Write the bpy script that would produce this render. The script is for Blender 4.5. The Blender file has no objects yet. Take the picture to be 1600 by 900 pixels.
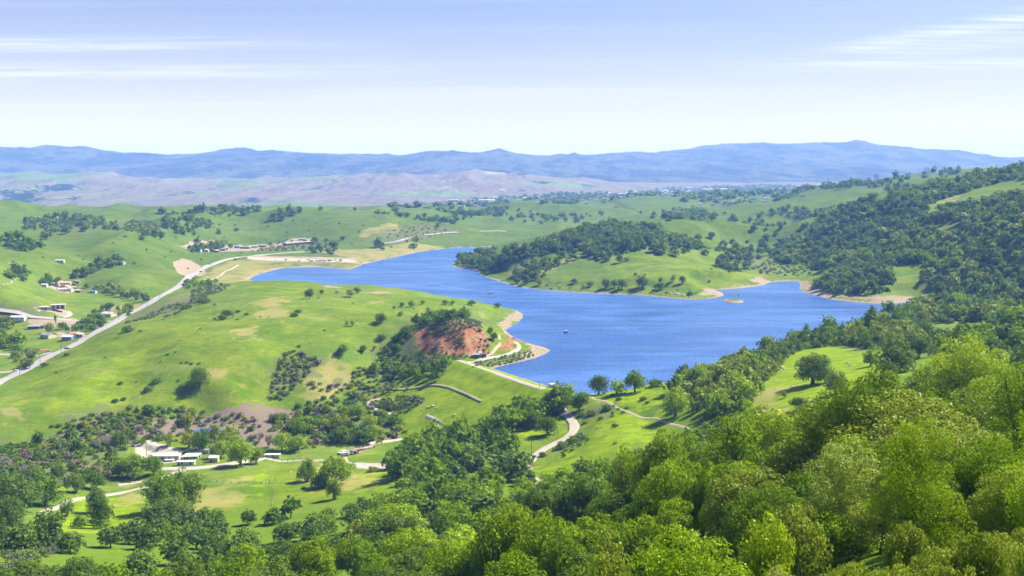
import bpy, bmesh, math, random
import numpy as np
from mathutils import Vector, Matrix
random.seed(7); RNG = np.random.default_rng(11)
SC = bpy.context.scene; COL = SC.collection
# ------------------------------------------------------------------ camera
HC = 150.0; FPX = 1700.0; HROW = 258.0; CLIFF = 0.0
PITCH = math.atan((450.0 - HROW) / FPX)
cd = bpy.data.cameras.new('camera'); cam = bpy.data.objects.new('camera', cd); COL.objects.link(cam)
cd.sensor_width = 36.0; cd.lens = FPX * 36.0 / 1600.0; cd.clip_start = 0.5; cd.clip_end = 60000
cam.location = (0, 0, HC); cam.rotation_euler = (math.pi / 2 - PITCH, 0, 0)
SC.camera = cam
# ------------------------------------------------------------------ light, sky, exposure
SUN_AZ, SUN_EL = math.radians(62), math.radians(47)      # azimuth clockwise from the view direction
SC.view_settings.view_transform = 'Standard'; SC.view_settings.look = 'None'
SC.view_settings.exposure = 1.18; SC.view_settings.gamma = 1.0; SC.view_settings.use_curve_mapping = False
SC.render.engine = 'CYCLES'
cy = SC.cycles
cy.max_bounces = 6; cy.diffuse_bounces = 3; cy.glossy_bounces = 2; cy.transmission_bounces = 3
cy.transparent_max_bounces = 4; cy.volume_bounces = 2; cy.caustics_reflective = False; cy.caustics_refractive = False
cy.use_denoising = True
HAZE_COL = (0.21, 0.385, 1.0, 1); HAZE_DENS = 9.6e-5
sd = bpy.data.lights.new('sun', 'SUN'); sun = bpy.data.objects.new('sun', sd); COL.objects.link(sun)
sd.energy = 4.9; sd.angle = math.radians(0.53); sd.color = (1.0, 0.955, 0.89)
sdir = Vector((math.sin(SUN_AZ) * math.cos(SUN_EL), math.cos(SUN_AZ) * math.cos(SUN_EL), math.sin(SUN_EL)))
sun.rotation_euler = sdir.to_track_quat('Z', 'Y').to_euler(); sun.location = (0, 0, 900)
W = bpy.data.worlds.new('World'); SC.world = W; W.use_nodes = True
wn = W.node_tree.nodes; wl = W.node_tree.links
for n in list(wn): wn.remove(n)
def WN(t, **kw):
    n = wn.new(t)
    for k, v in kw.items(): setattr(n, k, v)
    return n
wout = WN('ShaderNodeOutputWorld'); wbg = WN('ShaderNodeBackground'); wl.new(wbg.outputs[0], wout.inputs[0])
sky = WN('ShaderNodeTexSky', sky_type='NISHITA', sun_disc=False, sun_elevation=SUN_EL, sun_rotation=SUN_AZ,
         altitude=300.0, air_density=1.15, dust_density=1.6, ozone_density=3.0)
wtc = WN('ShaderNodeTexCoord')
# cirrus: streaks laid out on a flat sheet high above (direction divided by its height), long along x
wsep = WN('ShaderNodeSeparateXYZ'); wl.new(wtc.outputs['Generated'], wsep.inputs[0])
def wmath(op, a, b=None, c=None, clamp=False):
    n = WN('ShaderNodeMath', operation=op); n.use_clamp = clamp
    for i, v in enumerate((a, b, c)):
        if v is None: continue
        if isinstance(v, (int, float)): n.inputs[i].default_value = v
        else: wl.new(v, n.inputs[i])
    return n.outputs[0]
el = wmath('MAXIMUM', wsep.outputs['Z'], 0.012)
elb = wmath('ADD', el, 0.03)
cx_ = wmath('DIVIDE', wsep.outputs['X'], elb); cy_ = wmath('DIVIDE', wsep.outputs['Y'], elb)
wcomb = WN('ShaderNodeCombineXYZ'); wl.new(cx_, wcomb.inputs[0]); wl.new(cy_, wcomb.inputs[1])
wmap = WN('ShaderNodeMapping'); wl.new(wcomb.outputs[0], wmap.inputs[0])
wmap.inputs['Rotation'].default_value = (0, 0, math.radians(-4)); wmap.inputs['Scale'].default_value = (0.10, 0.95, 1); wmap.inputs['Location'].default_value = (0.35, 0.6, 0)
wno = WN('ShaderNodeTexNoise'); wno.inputs['Scale'].default_value = 1.0; wno.inputs['Detail'].default_value = 7; wno.inputs['Roughness'].default_value = 0.6
wno.inputs['Distortion'].default_value = 0.35
wl.new(wmap.outputs[0], wno.inputs['Vector'])
wra = WN('ShaderNodeValToRGB'); wra.color_ramp.elements[0].position = 0.52; wra.color_ramp.elements[1].position = 0.80
wl.new(wno.outputs['Fac'], wra.inputs[0])
wno2 = WN('ShaderNodeTexNoise'); wno2.inputs['Scale'].default_value = 0.22; wno2.inputs['Detail'].default_value = 2
wl.new(wcomb.outputs[0], wno2.inputs['Vector'])
patch = wmath('MULTIPLY', wmath('SUBTRACT', wno2.outputs['Fac'], 0.38, clamp=True), 3.4, clamp=True)
cfac = wmath('MULTIPLY', wmath('MULTIPLY', wra.outputs[0], patch), 0.35, clamp=True)
wno3 = WN('ShaderNodeTexNoise'); wno3.inputs['Scale'].default_value = 1.0; wno3.inputs['Detail'].default_value = 8; wno3.inputs['Roughness'].default_value = 0.68
wmap3 = WN('ShaderNodeMapping'); wmap3.inputs['Scale'].default_value = (0.7, 5.5, 1); wl.new(wcomb.outputs[0], wmap3.inputs[0]); wl.new(wmap3.outputs[0], wno3.inputs['Vector'])
def streak(x0, y0, x1, y1, w, amp):
    # a long thin cloud lying between two places of the sheet
    L = math.hypot(x1 - x0, y1 - y0); tx, ty = (x1 - x0) / L, (y1 - y0) / L
    u = wmath('ADD', wmath('MULTIPLY', wmath('SUBTRACT', cx_, x0), tx), wmath('MULTIPLY', wmath('SUBTRACT', cy_, y0), ty))
    v = wmath('ADD', wmath('MULTIPLY', wmath('SUBTRACT', cx_, x0), -ty), wmath('MULTIPLY', wmath('SUBTRACT', cy_, y0), tx))
    v = wmath('ADD', v, wmath('MULTIPLY', wmath('SUBTRACT', wno.outputs['Fac'], 0.5), w * 2.6))
    t = wmath('DIVIDE', u, L); ends = wmath('MULTIPLY', wmath('MULTIPLY', t, 5.0, clamp=True), wmath('MULTIPLY', wmath('SUBTRACT', 1.0, t), 2.2, clamp=True), clamp=True)
    core = wmath('SUBTRACT', 1.0, wmath('DIVIDE', wmath('ABSOLUTE', v), w), clamp=True)
    thr = wmath('MULTIPLY', wmath('SUBTRACT', wno3.outputs['Fac'], 0.36), 2.6, clamp=True)
    return wmath('MULTIPLY', wmath('MULTIPLY', wmath('MULTIPLY', core, ends), thr), amp)
for a_ in ((-4.3, 6.95, -0.7, 7.15, 0.42, 0.6), (-4.3, 7.4, -1.6, 7.3, 0.5, 0.35), (-5.0, 8.6, -0.3, 8.75, 0.6, 0.55), (2.0, 7.9, 3.6, 5.0, 0.42, 0.5), (2.2, 7.4, 3.3, 4.7, 0.3, 0.4), (2.4, 7.9, 3.8, 6.0, 0.35, 0.35), (1.4, 8.4, 5.5, 7.9, 0.6, 0.45), (-2.5, 10.8, 3.0, 10.2, 0.8, 0.35), (-3.0, 4.2, 2.0, 3.6, 0.3, 0.3)): cfac = wmath('ADD', cfac, streak(*a_), clamp=True)
wmix = WN('ShaderNodeMix', data_type='RGBA'); wl.new(cfac, wmix.inputs[0]); 
# thin moisture whitening the low sky all the way round the horizon
lowf = wmath('MULTIPLY', wmath('POWER', wmath('SUBTRACT', 1.0, el), 12.0), 0.95, clamp=True)
wmix0 = WN('ShaderNodeMix', data_type='RGBA'); wl.new(lowf, wmix0.inputs[0]); wl.new(sky.outputs[0], wmix0.inputs[6]); wmix0.inputs[7].default_value = (22.5, 16.8, 12.2, 1)
wl.new(wmix0.outputs[2], wmix.inputs[6]); wmix.inputs[7].default_value = (22.0, 18.6, 12.6, 1)
wb = WN('ShaderNodeMix', data_type='RGBA', blend_type='MULTIPLY'); wb.inputs[0].default_value = 1.0; wb.inputs[7].default_value = (0.545, 0.665, 1.03, 1)      # the camera's cool daylight balance
wl.new(wmix.outputs[2], wb.inputs[6]); wl.new(wb.outputs[2], wbg.inputs[0]); wbg.inputs[1].default_value = 0.054

# ------------------------------------------------------------------ object helpers
def tag(o, label=None, cat=None, group=None, kind=None):
    if label: o['label'] = label
    if cat: o['category'] = cat
    if group: o['group'] = group
    if kind: o['kind'] = kind
    return o
def mesh_np(name, V, F, mats=(), smooth=False, midx=None):
    """V (n,3) floats, F (m,k) ints, all faces with k corners"""
    V = np.asarray(V, dtype=np.float32); F = np.asarray(F, dtype=np.int32)
    me = bpy.data.meshes.new(name); k = F.shape[1]; m = F.shape[0]
    me.vertices.add(len(V)); me.vertices.foreach_set('co', V.ravel())
    me.loops.add(m * k); me.loops.foreach_set('vertex_index', F.ravel())
    me.polygons.add(m); me.polygons.foreach_set('loop_start', np.arange(m, dtype=np.int32) * k)
    try: me.polygons.foreach_set('loop_total', np.full(m, k, dtype=np.int32))
    except Exception: pass
    for mt in mats: me.materials.append(mt)
    me.polygons.foreach_set('use_smooth', np.full(m, smooth, dtype=bool))
    if midx is not None: me.polygons.foreach_set('material_index', np.asarray(midx, dtype=np.int32))
    me.update(calc_edges=True); return me
def link(name, data, parent=None, loc=None):
    o = bpy.data.objects.new(name, data); COL.objects.link(o)
    if parent is not None: o.parent = parent
    if loc is not None: o.location = loc
    return o
def empty(name, loc=(0, 0, 0), rz=0.0):
    o = bpy.data.objects.new(name, None); COL.objects.link(o); o.location = loc; o.rotation_euler = (0, 0, rz)
    o.empty_display_size = 0.5; return o
class MB:
    """collects boxes, prisms and tubes; build() links them as one mesh object"""
    def __init__(s): s.v = []; s.f = []
    def add(s, vs, fs):
        b = len(s.v); s.v += [tuple(v) for v in vs]; s.f += [[i + b for i in f] for f in fs]; return s
    def box(s, x0, x1, y0, y1, z0, z1):
        return s.add([(x0,y0,z0),(x1,y0,z0),(x1,y1,z0),(x0,y1,z0),(x0,y0,z1),(x1,y0,z1),(x1,y1,z1),(x0,y1,z1)],
                     [(0,3,2,1),(4,5,6,7),(0,1,5,4),(1,2,6,5),(2,3,7,6),(3,0,4,7)])
    def prism(s, prof, a0, a1, axis='x'):
        """prof: list of (u,z); extruded along axis from a0 to a1"""
        n = len(prof)
        P = (lambda a, u, z: (a, u, z)) if axis == 'x' else (lambda a, u, z: (u, a, z))
        vs = [P(a0, u, z) for u, z in prof] + [P(a1, u, z) for u, z in prof]
        fs = [[i, (i + 1) % n, n + (i + 1) % n, n + i] for i in range(n)] + [list(range(n))[::-1], list(range(n, 2 * n))]
        return s.add(vs, fs)
    def tube(s, p, q, r0, r1=None, n=8, caps=True):
        r1 = r0 if r1 is None else r1
        p = Vector(p); q = Vector(q); d = (q - p); d.normalize() if d.length > 0 else None
        a = d.orthogonal().normalized(); b = d.cross(a)
        vs = []
        for c, r in ((p, r0), (q, r1)):
            for i in range(n):
                t = 2 * math.pi * i / n; vs.append(c + a * (r * math.cos(t)) + b * (r * math.sin(t)))
        fs = [[i, (i + 1) % n, n + (i + 1) % n, n + i] for i in range(n)]
        if caps: fs += [list(range(n))[::-1], list(range(n, 2 * n))]
        return s.add(vs, fs)
    def mesh(s, name, m, smooth=False):
        me = bpy.data.meshes.new(name); me.from_pydata(s.v, [], s.f)
        for mm in (m if isinstance(m, (list, tuple)) else [m]): me.materials.append(mm)
        if smooth:
            for p in me.polygons: p.use_smooth = True
        bm = bmesh.new(); bm.from_mesh(me); bmesh.ops.recalc_face_normals(bm, faces=bm.faces); bm.to_mesh(me); bm.free()
        me.update(); return me
    def build(s, name, m, parent=None, smooth=False): return link(name, s.mesh(name, m, smooth), parent)
def copy_tree(o, parent=None):
    c = o.copy(); COL.objects.link(c)
    if parent is not None: c.parent = parent
    for ch in list(o.children): copy_tree(ch, c)
    return c
# ------------------------------------------------------------------ materials
def newmat(name):
    m = bpy.data.materials.new(name); m.use_nodes = True; nt = m.node_tree
    for n in list(nt.nodes): nt.nodes.remove(n)
    return m, nt
class NT:
    def __init__(s, nt): s.nt = nt
    def n(s, t, **kw):
        x = s.nt.nodes.new(t)
        for k, v in kw.items(): setattr(x, k, v)
        return x
    def l(s, a, b): s.nt.links.new(a, b)
    def put(s, sock, v):
        if v is None: return
        if isinstance(v, (int, float, tuple, list)): sock.default_value = v
        else: s.l(v, sock)
    def math(s, op, a, b=None, c=None, clamp=False):
        x = s.n('ShaderNodeMath', operation=op); x.use_clamp = clamp
        for i, v in enumerate((a, b, c)): s.put(x.inputs[i], v)
        return x.outputs[0]
    def mix(s, f, a, b, blend='MIX'):
        x = s.n('ShaderNodeMix', data_type='RGBA', blend_type=blend)
        s.put(x.inputs[0], f); s.put(x.inputs[6], a if not (isinstance(a, tuple) and len(a) == 3) else a + (1,)); s.put(x.inputs[7], b if not (isinstance(b, tuple) and len(b) == 3) else b + (1,))
        return x.outputs[2]
    def noise(s, vec, scale, detail=4, rough=0.55, dist=0.0):
        x = s.n('ShaderNodeTexNoise'); s.put(x.inputs['Vector'], vec); x.inputs['Scale'].default_value = scale
        x.inputs['Detail'].default_value = detail; x.inputs['Roughness'].default_value = rough; x.inputs['Distortion'].default_value = dist
        return x.outputs['Fac']
    def ramp(s, f, p0, p1):
        x = s.n('ShaderNodeMapRange'); x.interpolation_type = 'SMOOTHSTEP'; s.put(x.inputs[0], f); x.inputs[1].default_value = p0; x.inputs[2].default_value = p1
        return x.outputs[0]
    def scalevec(s, vec, sx, sy, sz, rz=0):
        x = s.n('ShaderNodeMapping'); s.l(vec, x.inputs[0]); x.inputs['Scale'].default_value = (sx, sy, sz); x.inputs['Rotation'].default_value = (0, 0, rz)
        return x.outputs[0]
    def attr(s, name, out='Fac'): return s.n('ShaderNodeAttribute', attribute_name=name).outputs[out]
    def bump(s, h, dist, strength=1.0):
        x = s.n('ShaderNodeBump'); s.put(x.inputs['Height'], h); x.inputs['Distance'].default_value = dist; x.inputs['Strength'].default_value = strength
        return x.outputs[0]
def simple(name, col, rough=0.8, metallic=0.0, var=0.18, scale=1.5, spec=0.3):
    m, nt = newmat(name); N = NT(nt)
    b = N.n('ShaderNodeBsdfPrincipled'); o = N.n('ShaderNodeOutputMaterial'); N.l(b.outputs[0], o.inputs[0])
    tc = N.n('ShaderNodeTexCoord').outputs['Object']
    f = N.noise(tc, scale, 5, 0.65)
    c = N.mix(f, tuple(x * (1 - var) for x in col), tuple(min(1, x * (1 + var)) for x in col))
    N.l(c, b.inputs['Base Color']); b.inputs['Roughness'].default_value = rough; b.inputs['Metallic'].default_value = metallic
    b.inputs['Specular IOR Level'].default_value = spec
    return m
# ------------------------------------------------------------------ survey: sight lines turned into places on the land
def ray(px, py):
    u = (np.asarray(px, float) - 800) / FPX; v = (450 - np.asarray(py, float)) / FPX
    y = math.cos(PITCH) + v * math.sin(PITCH)
    return u / y, (v * math.cos(PITCH) - math.sin(PITCH)) / y      # x/y and (z-H)/y
def flat(px, py, z=0.0):
    a, s = ray(px, py); Y = (z - HC) / s
    return a * Y, Y
# the reservoir's outline at water level
LAKE_PX = [(388,437),(400,430),(420,424),(442,419),(470,417.5),(500,417),(522,419),(548,421),(562,415),(575,411),(592,407),(620,401),(652,394),(690,389),(715,387),(745,386),(772,385),(800,383),
 (790,388),(765,392),(742,396),(720,402),(706,414),(716,419),(738,421),(746,424),(752,430),(765,435),(782,440),(800,446),(825,450),(860,454),(900,457),(950,459),(1000,461),(1040,465),(1065,467.5),(1095,468),(1118,465),(1131,462),
 (1128,457),(1112,453),(1130,452),(1160,450),(1190,446),(1203,441),(1225,439),(1247,438),(1251,444),(1250,452),(1262,458),(1280,463),(1300,468),(1335,472),(1372,474.5),(1400,474),(1430,470),(1440,474),
 (1415,485),(1385,494),(1350,503),(1325,506),(1308,511),(1290,518),(1250,530),(1200,550),(1150,566),(1100,585),(1060,600),(1010,606),(960,612),(915,618),(885,618),(858,611),
 (835,604),(800,591),(776,580),(771,575),(800,568),(835,560),(852,553),(860,547.5),(852,543),(835,539),(818,534),(800,526),(789,516),(797,511),(810,503),(817,496),(816,490),(806,485),
 (780,479),(740,474),(700,470),(660,466),(625,462.5),(619,459),(605,457),(585,457),(570,455),(556,457),(545,454),(532,450.5),(505,449),(482,446.5),(455,444),(430,442.5),(402,441)]
LAKE = np.stack(flat([p[0] for p in LAKE_PX], [p[1] for p in LAKE_PX], 0.0), 1)
def inside(P, poly):
    x, y = P[:, 0], P[:, 1]; r = np.zeros(len(P), bool); n = len(poly)
    for i in range(n):
        x0, y0 = poly[i]; x1, y1 = poly[(i + 1) % n]
        c = ((y0 > y) != (y1 > y))
        with np.errstate(divide='ignore', invalid='ignore'): xi = (x1 - x0) * (y - y0) / (y1 - y0) + x0
        r ^= c & (x < xi)
    return r
def seg_dist(P, A, B):
    d = B - A; L = max(1e-9, float(d @ d)); t = np.clip(((P - A) @ d) / L, 0, 1)
    return np.hypot(P[:, 0] - A[0] - t * d[0], P[:, 1] - A[1] - t * d[1])
def poly_dist(P, poly, closed=True, best=None):
    best = np.full(len(P), 1e9); n = len(poly)
    for i in range(n if closed else n - 1): best = np.minimum(best, seg_dist(P, poly[i], poly[(i + 1) % n]))
    return best
# ------------------------------------------------------------------ smooth value noise
def _h(ix, iy, s):
    n = (ix * 374761393 + iy * 668265263 + s * 974634777) & 0xffffffff
    n = ((n ^ (n >> 13)) * 1274126177) & 0xffffffff
    return ((n ^ (n >> 16)) & 0xffff) / 32767.5 - 1.0
def vnoise(x, y, s=0):
    ix = np.floor(x).astype(np.int64); iy = np.floor(y).astype(np.int64); fx = x - ix; fy = y - iy
    u = fx * fx * fx * (fx * (fx * 6 - 15) + 10); v = fy * fy * fy * (fy * (fy * 6 - 15) + 10)
    a = _h(ix, iy, s); b = _h(ix + 1, iy, s); c = _h(ix, iy + 1, s); d = _h(ix + 1, iy + 1, s)
    return (a + (b - a) * u) * (1 - v) + (c + (d - c) * u) * v
def fbm(x, y, s=0, o=4, g=0.5):
    r = 0; a = 1; t = 0
    for i in range(o): r = r + a * vnoise(x * 2 ** i + 17.3 * i, y * 2 ** i - 9.1 * i, s + i); t += a; a *= g
    return r / t
def ridged(x, y, s=0, o=5, g=0.5):
    r = 0; a = 1; t = 0; w = 1.0
    for i in range(o):
        n = (1 - np.abs(vnoise(x * 2 ** i + 3.7 * i, y * 2 ** i + 5.1 * i, s + i))) ** 2 * w; r = r + a * n; t += a; a *= g; w = np.clip(n * 1.6, 0, 1)
    return r / t
# ------------------------------------------------------------------ spot heights: (column, row, height if under 400 else distance)
CP = [
 # own slope, near
 (-200,1130,50),(200,1130,50),(600,1120,50),(1000,1080,50),(1200,1000,50),(1400,1000,50),(1600,1000,50),(1800,1000,50),
 (1100,1040,90),(800,1040,110),(500,1030,130),(200,1020,150),(-200,1020,150),
 # slope of the foreground wood
 (1600,860,90),(1400,880,90),(1250,930,90),(1100,900,135),(1600,800,130),(1420,800,130),(1250,840,130),(1800,830,100),
 (1000,900,165),(900,900,195),(800,900,225),(600,900,270),(400,900,310),(200,900,330),(0,900,330),(-200,900,330),
 (0,870,360),(200,870,375),(400,860,0),(0,835,5),(200,830,-8),(-200,850,5),
 # meadow bottom left
 (100,795,-18),(200,790,-22),(300,770,-24),(400,780,-22),(500,770,-21),(600,760,-17),(600,800,-8),(700,800,2),(500,810,-10),
 (0,760,-22),(100,760,-26),(-200,780,-20),(260,735,-27),(400,725,-27),(520,720,-26),(620,740,-23),
 (260,705,-28),(340,675,-29),(420,650,-26),(520,665,-28),(600,690,-27),(680,670,-25),(730,690,-22),(560,630,-23),(640,640,-22),
 (100,720,-27),(0,720,-26),(0,690,-24),(100,690,-25),(-200,700,-24),(200,665,-24),(330,640,-21),
 # creek below the dam and its right bank
 (700,740,-14),(760,700,-12),(700,780,-5),(760,760,-4),(790,690,-8),(770,660,-14),(800,650,-8),(830,630,-1),(880,622,3),(905,612,5),
 (830,680,-6),(850,700,-7),(890,660,-2),(880,700,-4),(825,730,-9),(850,755,-4),(900,740,0),(900,780,12),(820,780,0),
 (930,640,4),(960,622,8),(1000,612,10),(1030,598,12),(1060,600,11),(960,690,6),(1000,720,16),(950,740,10),(1050,700,20),(1080,668,15),(1130,650,22),(1060,650,13),
 (1000,780,42),(900,830,45),(1050,750,35),(1100,800,190),(1100,700,32),
 # green spur on the right with oaks
 (1100,600,14),(1150,630,24),(1180,600,22),(1150,575,14),(1230,555,24),(1280,550,28),(1200,640,34),(1250,610,36),(1300,640,46),(1250,680,48),(1330,600,42),(1400,640,54),(1500,640,58),
 (1350,560,34),(1320,535,22),(1400,580,48),(1450,595,56),(1450,535,36),(1500,520,34),(1510,575,52),(1560,600,60),(1620,600,66),(1500,690,250),(1620,540,54),(1600,740,180),(1450,740,180),(1300,750,190),
 (1750,600,76),(1800,700,250),(1750,540,58),
 # behind the spur: cove and lower wooded slope
 (1400,515,14),(1360,510,7),(1460,500,10),(1440,480,5),(1380,488,5),(1550,495,18),(1620,500,26),(1520,475,12),(1600,460,28),
 # big wooded hill on the right
 (1450,462,7),(1350,462,8),(1290,450,8),(1400,440,18),(1500,440,22),(1600,430,34),(1270,430,10),(1300,410,18),(1400,410,31),(1500,410,37),(1600,400,50),
 (1215,405,10),(1230,380,22),(1300,380,36),(1400,380,48),(1500,375,58),(1600,370,70),(1300,350,50),(1400,350,66),(1500,345,78),(1600,340,88),
 (1310,328,1750),(1350,318,1800),(1400,305,1850),(1450,292,1900),(1500,281,1900),(1550,272,1880),(1600,261,1850),(1680,250,1800),(1800,238,1800),(1900,230,1800),
 (1800,400,80),(1800,500,50),(1900,450,60),(1750,330,105),
 # grass shoulder left of that hill
 (1230,345,38),(1280,330,1900),(1200,360,30),(1180,385,14),(1215,425,3),(1170,430,8),(1160,400,14),
 # green peninsula
 (1100,455,6),(1150,445,6),(1120,430,14),(1060,445,11),(1000,445,11),(940,440,12),(880,445,6),(830,443,5),(800,436,4),(780,425,6),(755,410,5),(740,400,7),
 (1050,415,24),(1000,405,28),(950,410,22),(900,425,13),(860,420,17),(830,410,20),(900,395,28),(960,390,33),(1050,388,32),(1100,395,26),(850,395,24),(800,395,12),(1140,405,16),
 (960,362,1690),(1010,366,1680),(1070,340,1950),(1110,338,2000),(1150,345,1900),(1060,362,1800),(900,370,1640),(850,382,1550),(810,388,1500),(1130,375,24),(1000,375,1600),
 # country beyond the reservoir
 (860,370,8),(820,365,10),(780,375,3),(760,365,12),(700,375,6),(650,385,5),(600,395,5),(700,355,18),(760,350,18),(850,355,15),(600,378,12),(640,365,18),(560,400,5),
 (680,346,28),(720,345,26),(620,336,38),(560,331,44),(530,328,48),(505,336,40),(480,332,52),(450,332,50),(400,345,48),(430,370,16),(500,372,16),(460,390,6),(550,360,28),(500,350,38),(450,350,42),
 (770,327,3000),(800,325,3050),(860,317,3300),(900,312,3500),(950,315,3500),(1000,317,3500),(1040,312,3600),(1080,318,3500),(850,335,20),(920,335,20),(1000,335,18),(950,350,10),(1100,325,2900),(1160,322,2900),(1200,316,3000),(1240,308,3200),
 (730,340,2400),(690,348,2250),
 # blue wooded ridge behind on the right
 (1250,302,3100),(1300,289,3100),(1350,284,3150),(1400,276,3150),(1450,272,3100),(1520,267,3000),(1600,262,2900),(1700,256,2900),(1900,250,2900),
 (1250,320,2450),(1300,312,2500),(1300,335,1950),
 # left country
 (345,410,5),(300,430,2),(250,460,-1),(180,500,-5),(100,545,-9),(0,597,-13),(-200,690,-22),(-200,600,-14),
 (400,412,4),(440,410,4),(500,409,4),(540,412,4),(350,428,4),(370,440,4),(320,440,1),(300,455,0),
 (40,575,-10),(40,530,-8),(0,500,-4),(100,510,-6),(60,470,7),(150,485,-2),(150,460,0),(200,470,-1),(130,445,3),(105,452,1),(220,445,3),(-200,480,5),(-200,540,-8),
 (0,432,30),(60,446,14),(30,455,20),(0,455,24),(-200,420,40),(30,436,22),
 (120,425,14),(50,405,32),(100,400,30),(50,380,38),(0,385,42),(0,360,58),(100,365,45),(150,350,54),(110,352,1880),(40,352,1830),(180,362,44),(230,372,38),(280,378,22),(330,385,14),(280,360,36),
 (0,322,2080),(40,332,2100),(80,343,2050),(150,338,2150),(190,333,2300),(230,338,2250),(250,345,2150),(320,335,2300),(360,333,2350),(400,332,2350),(-200,310,2080),(-200,360,55),
 (170,395,28),(200,400,24),(250,390,24),(200,420,22),(250,410,22),(170,430,12),(230,430,10),(280,405,14),(270,425,8),(150,415,12),
 (400,380,10),(350,375,18),(300,368,28),(380,355,36),(330,350,44),
 # big grass hill left of the dam
 (20,620,-11),(0,645,-12),(100,610,-6),(100,650,-15),(200,655,-21),(60,600,-9),(110,560,-2),(260,470,6),(310,455,9),(350,445,14),(400,444,17),(450,450,20),(500,456,21),(550,464,21),(600,468,20),(650,472,18),(700,477,16),(750,483,12),(790,487,5),(810,490,2),
 (150,540,4),(150,580,0),(200,560,2),(200,510,8),(200,610,-10),(260,560,6),(260,600,-5),(260,640,-17),(300,500,13),(350,470,18),(350,520,15),(350,570,4),(350,610,-8),(400,560,6),(400,500,20),(400,470,23),
 (450,480,25),(450,530,12),(450,570,-1),(430,600,-12),(400,630,-21),(460,620,-19),(500,590,-9),(500,540,8),(500,500,19),(550,490,21),(550,530,9),(550,570,-4),(560,600,-16),(520,610,-19),(600,500,18),(620,485,17),(690,490,13),(760,495,8),(780,505,3),
 (600,530,7),(600,560,-4),(580,590,-13),(620,600,-17),
 # red knob at the end of the dam
 (630,560,-3),(640,530,9),(660,510,18),(690,500,24),(730,500,24),(745,512,21),(770,520,13),(790,522,6),(640,585,-14),(660,560,2),(700,530,14),(680,545,7),(720,545,9),(740,535,13),(760,545,7),(720,556,5),
 (800,530,7),(815,545,5),(835,548,2.5),(790,558,3.6),(760,563,3.2),(700,566,2),
 # toe of the dam
 (675,582,-7),(650,655,-26),(700,668,-25),(620,620,-20),
 # beyond: valley, foothills, mountains
 (700,325,4300),(640,332,4000),(800,318,4600),(500,330,4400),(300,345,4200),(100,345,4200),(-200,340,4200),
 (620,322,4900),(700,316,5200),(780,312,5600),(900,305,5600),(960,306,5500),(1000,302,6400),(1100,302,6200),(1200,300,6400),(1300,296,6500),(1500,296,6500),(1800,296,6500),
 (550,322,5000),(450,318,5200),(350,318,5200),(200,322,5200),(50,320,5200),(-200,320,5200),(100,300,6300),(300,300,6300),(500,300,6300),(700,300,6300),(850,296,6500),(-200,300,6300),
 (0,274,8000),(100,271,8000),(200,274,8000),(350,275,8000),(500,275,8000),(600,274,8000),(700,270,8000),(800,268,7800),(860,272,7600),(920,283,7400),(980,298,7200),(-200,274,8000),(50,285,7000),(300,288,7000),(600,288,7000),(780,282,6900),
 (1050,292,8200),(1150,290,8600),(1250,288,8800),(1400,286,8800),(1600,284,8800),(1900,284,8800),
 (0,292,9300),(200,292,9300),(400,292,9300),(600,290,9300),(750,286,9300),(850,284,9300),
 (0,233,12500),(60,236,12500),(130,234,12500),(200,238,12500),(300,239,12500),(400,238,12500),(480,236,12500),(540,233,12500),(600,236,12500),(640,234,12300),(690,231,12300),(740,238,12500),(800,240,12700),(880,240,13000),(940,243,13500),
 (970,237,15200),(1040,235,16000),(1120,231,16200),(1165,228,16200),(1220,234,16200),(1260,228,16200),(1330,226,16200),(1400,229,16200),(1470,234,16200),(1540,240,16200),(1600,246,16200),(1700,252,16200),(1900,254,16200),(-200,232,12500),
 (100,262,10800),(300,264,10800),(500,262,10800),(700,262,10800),(900,272,10800),(1050,270,11500),(1200,268,11800),(1400,268,12000),(1600,272,12000),(1900,274,12000),(850,258,11500),
 (1480,248,19500),(1560,246,19500),(1620,244,19500),(1900,243,19500),(0,252,19500),(400,252,19500),(800,252,19500),(1200,252,19500),(-200,252,19500),
 (-200,262,25500),(200,262,25500),(600,262,25500),(1000,262,25500),(1400,260,25500),(1900,258,25500),
 (0,250,15500),(400,250,15500),(800,252,16000),(1200,248,17500),
]
cpx = np.array([c[0] for c in CP], float); cpy = np.array([c[1] for c in CP], float); csp = np.array([c[2] for c in CP], float)
ca, cs = ray(cpx, cpy)
near = cpy >= 1000                              # for rows below the frame the third value is always a distance
is_y = (csp >= 400) | near | (cpy >= 680) & (csp >= 80)
cY = np.where(is_y, csp, (csp - HC) / np.where(np.abs(cs) < 1e-9, -1e-9, cs))
cz = HC + cs * cY
extra = [(0, -60, 156), (-80, -60, 150), (90, -60, 160), (0, 0, 147.9), (40, 0, 150), (-40, 0, 146), (0, 20, 141)]
E = 0.03
def q(a, Y): return np.stack([a * 1.15, np.log(np.maximum(Y, 30.0))], -1)
Q = q(ca, cY)
def phi(r2): return np.sqrt(r2 + E * E)
D2 = ((Q[:, None] - Q[None]) ** 2).sum(-1)
n = len(Q); A = np.zeros((n + 3, n + 3)); A[:n, :n] = phi(D2) - 0.004 * np.eye(n); A[:n, n] = 1; A[:n, n + 1:] = Q; A[n, :n] = 1; A[n + 1:, :n] = Q.T
S_val = cs.copy()
wts = np.linalg.solve(A, np.concatenate([S_val, [0, 0, 0]]))
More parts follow.
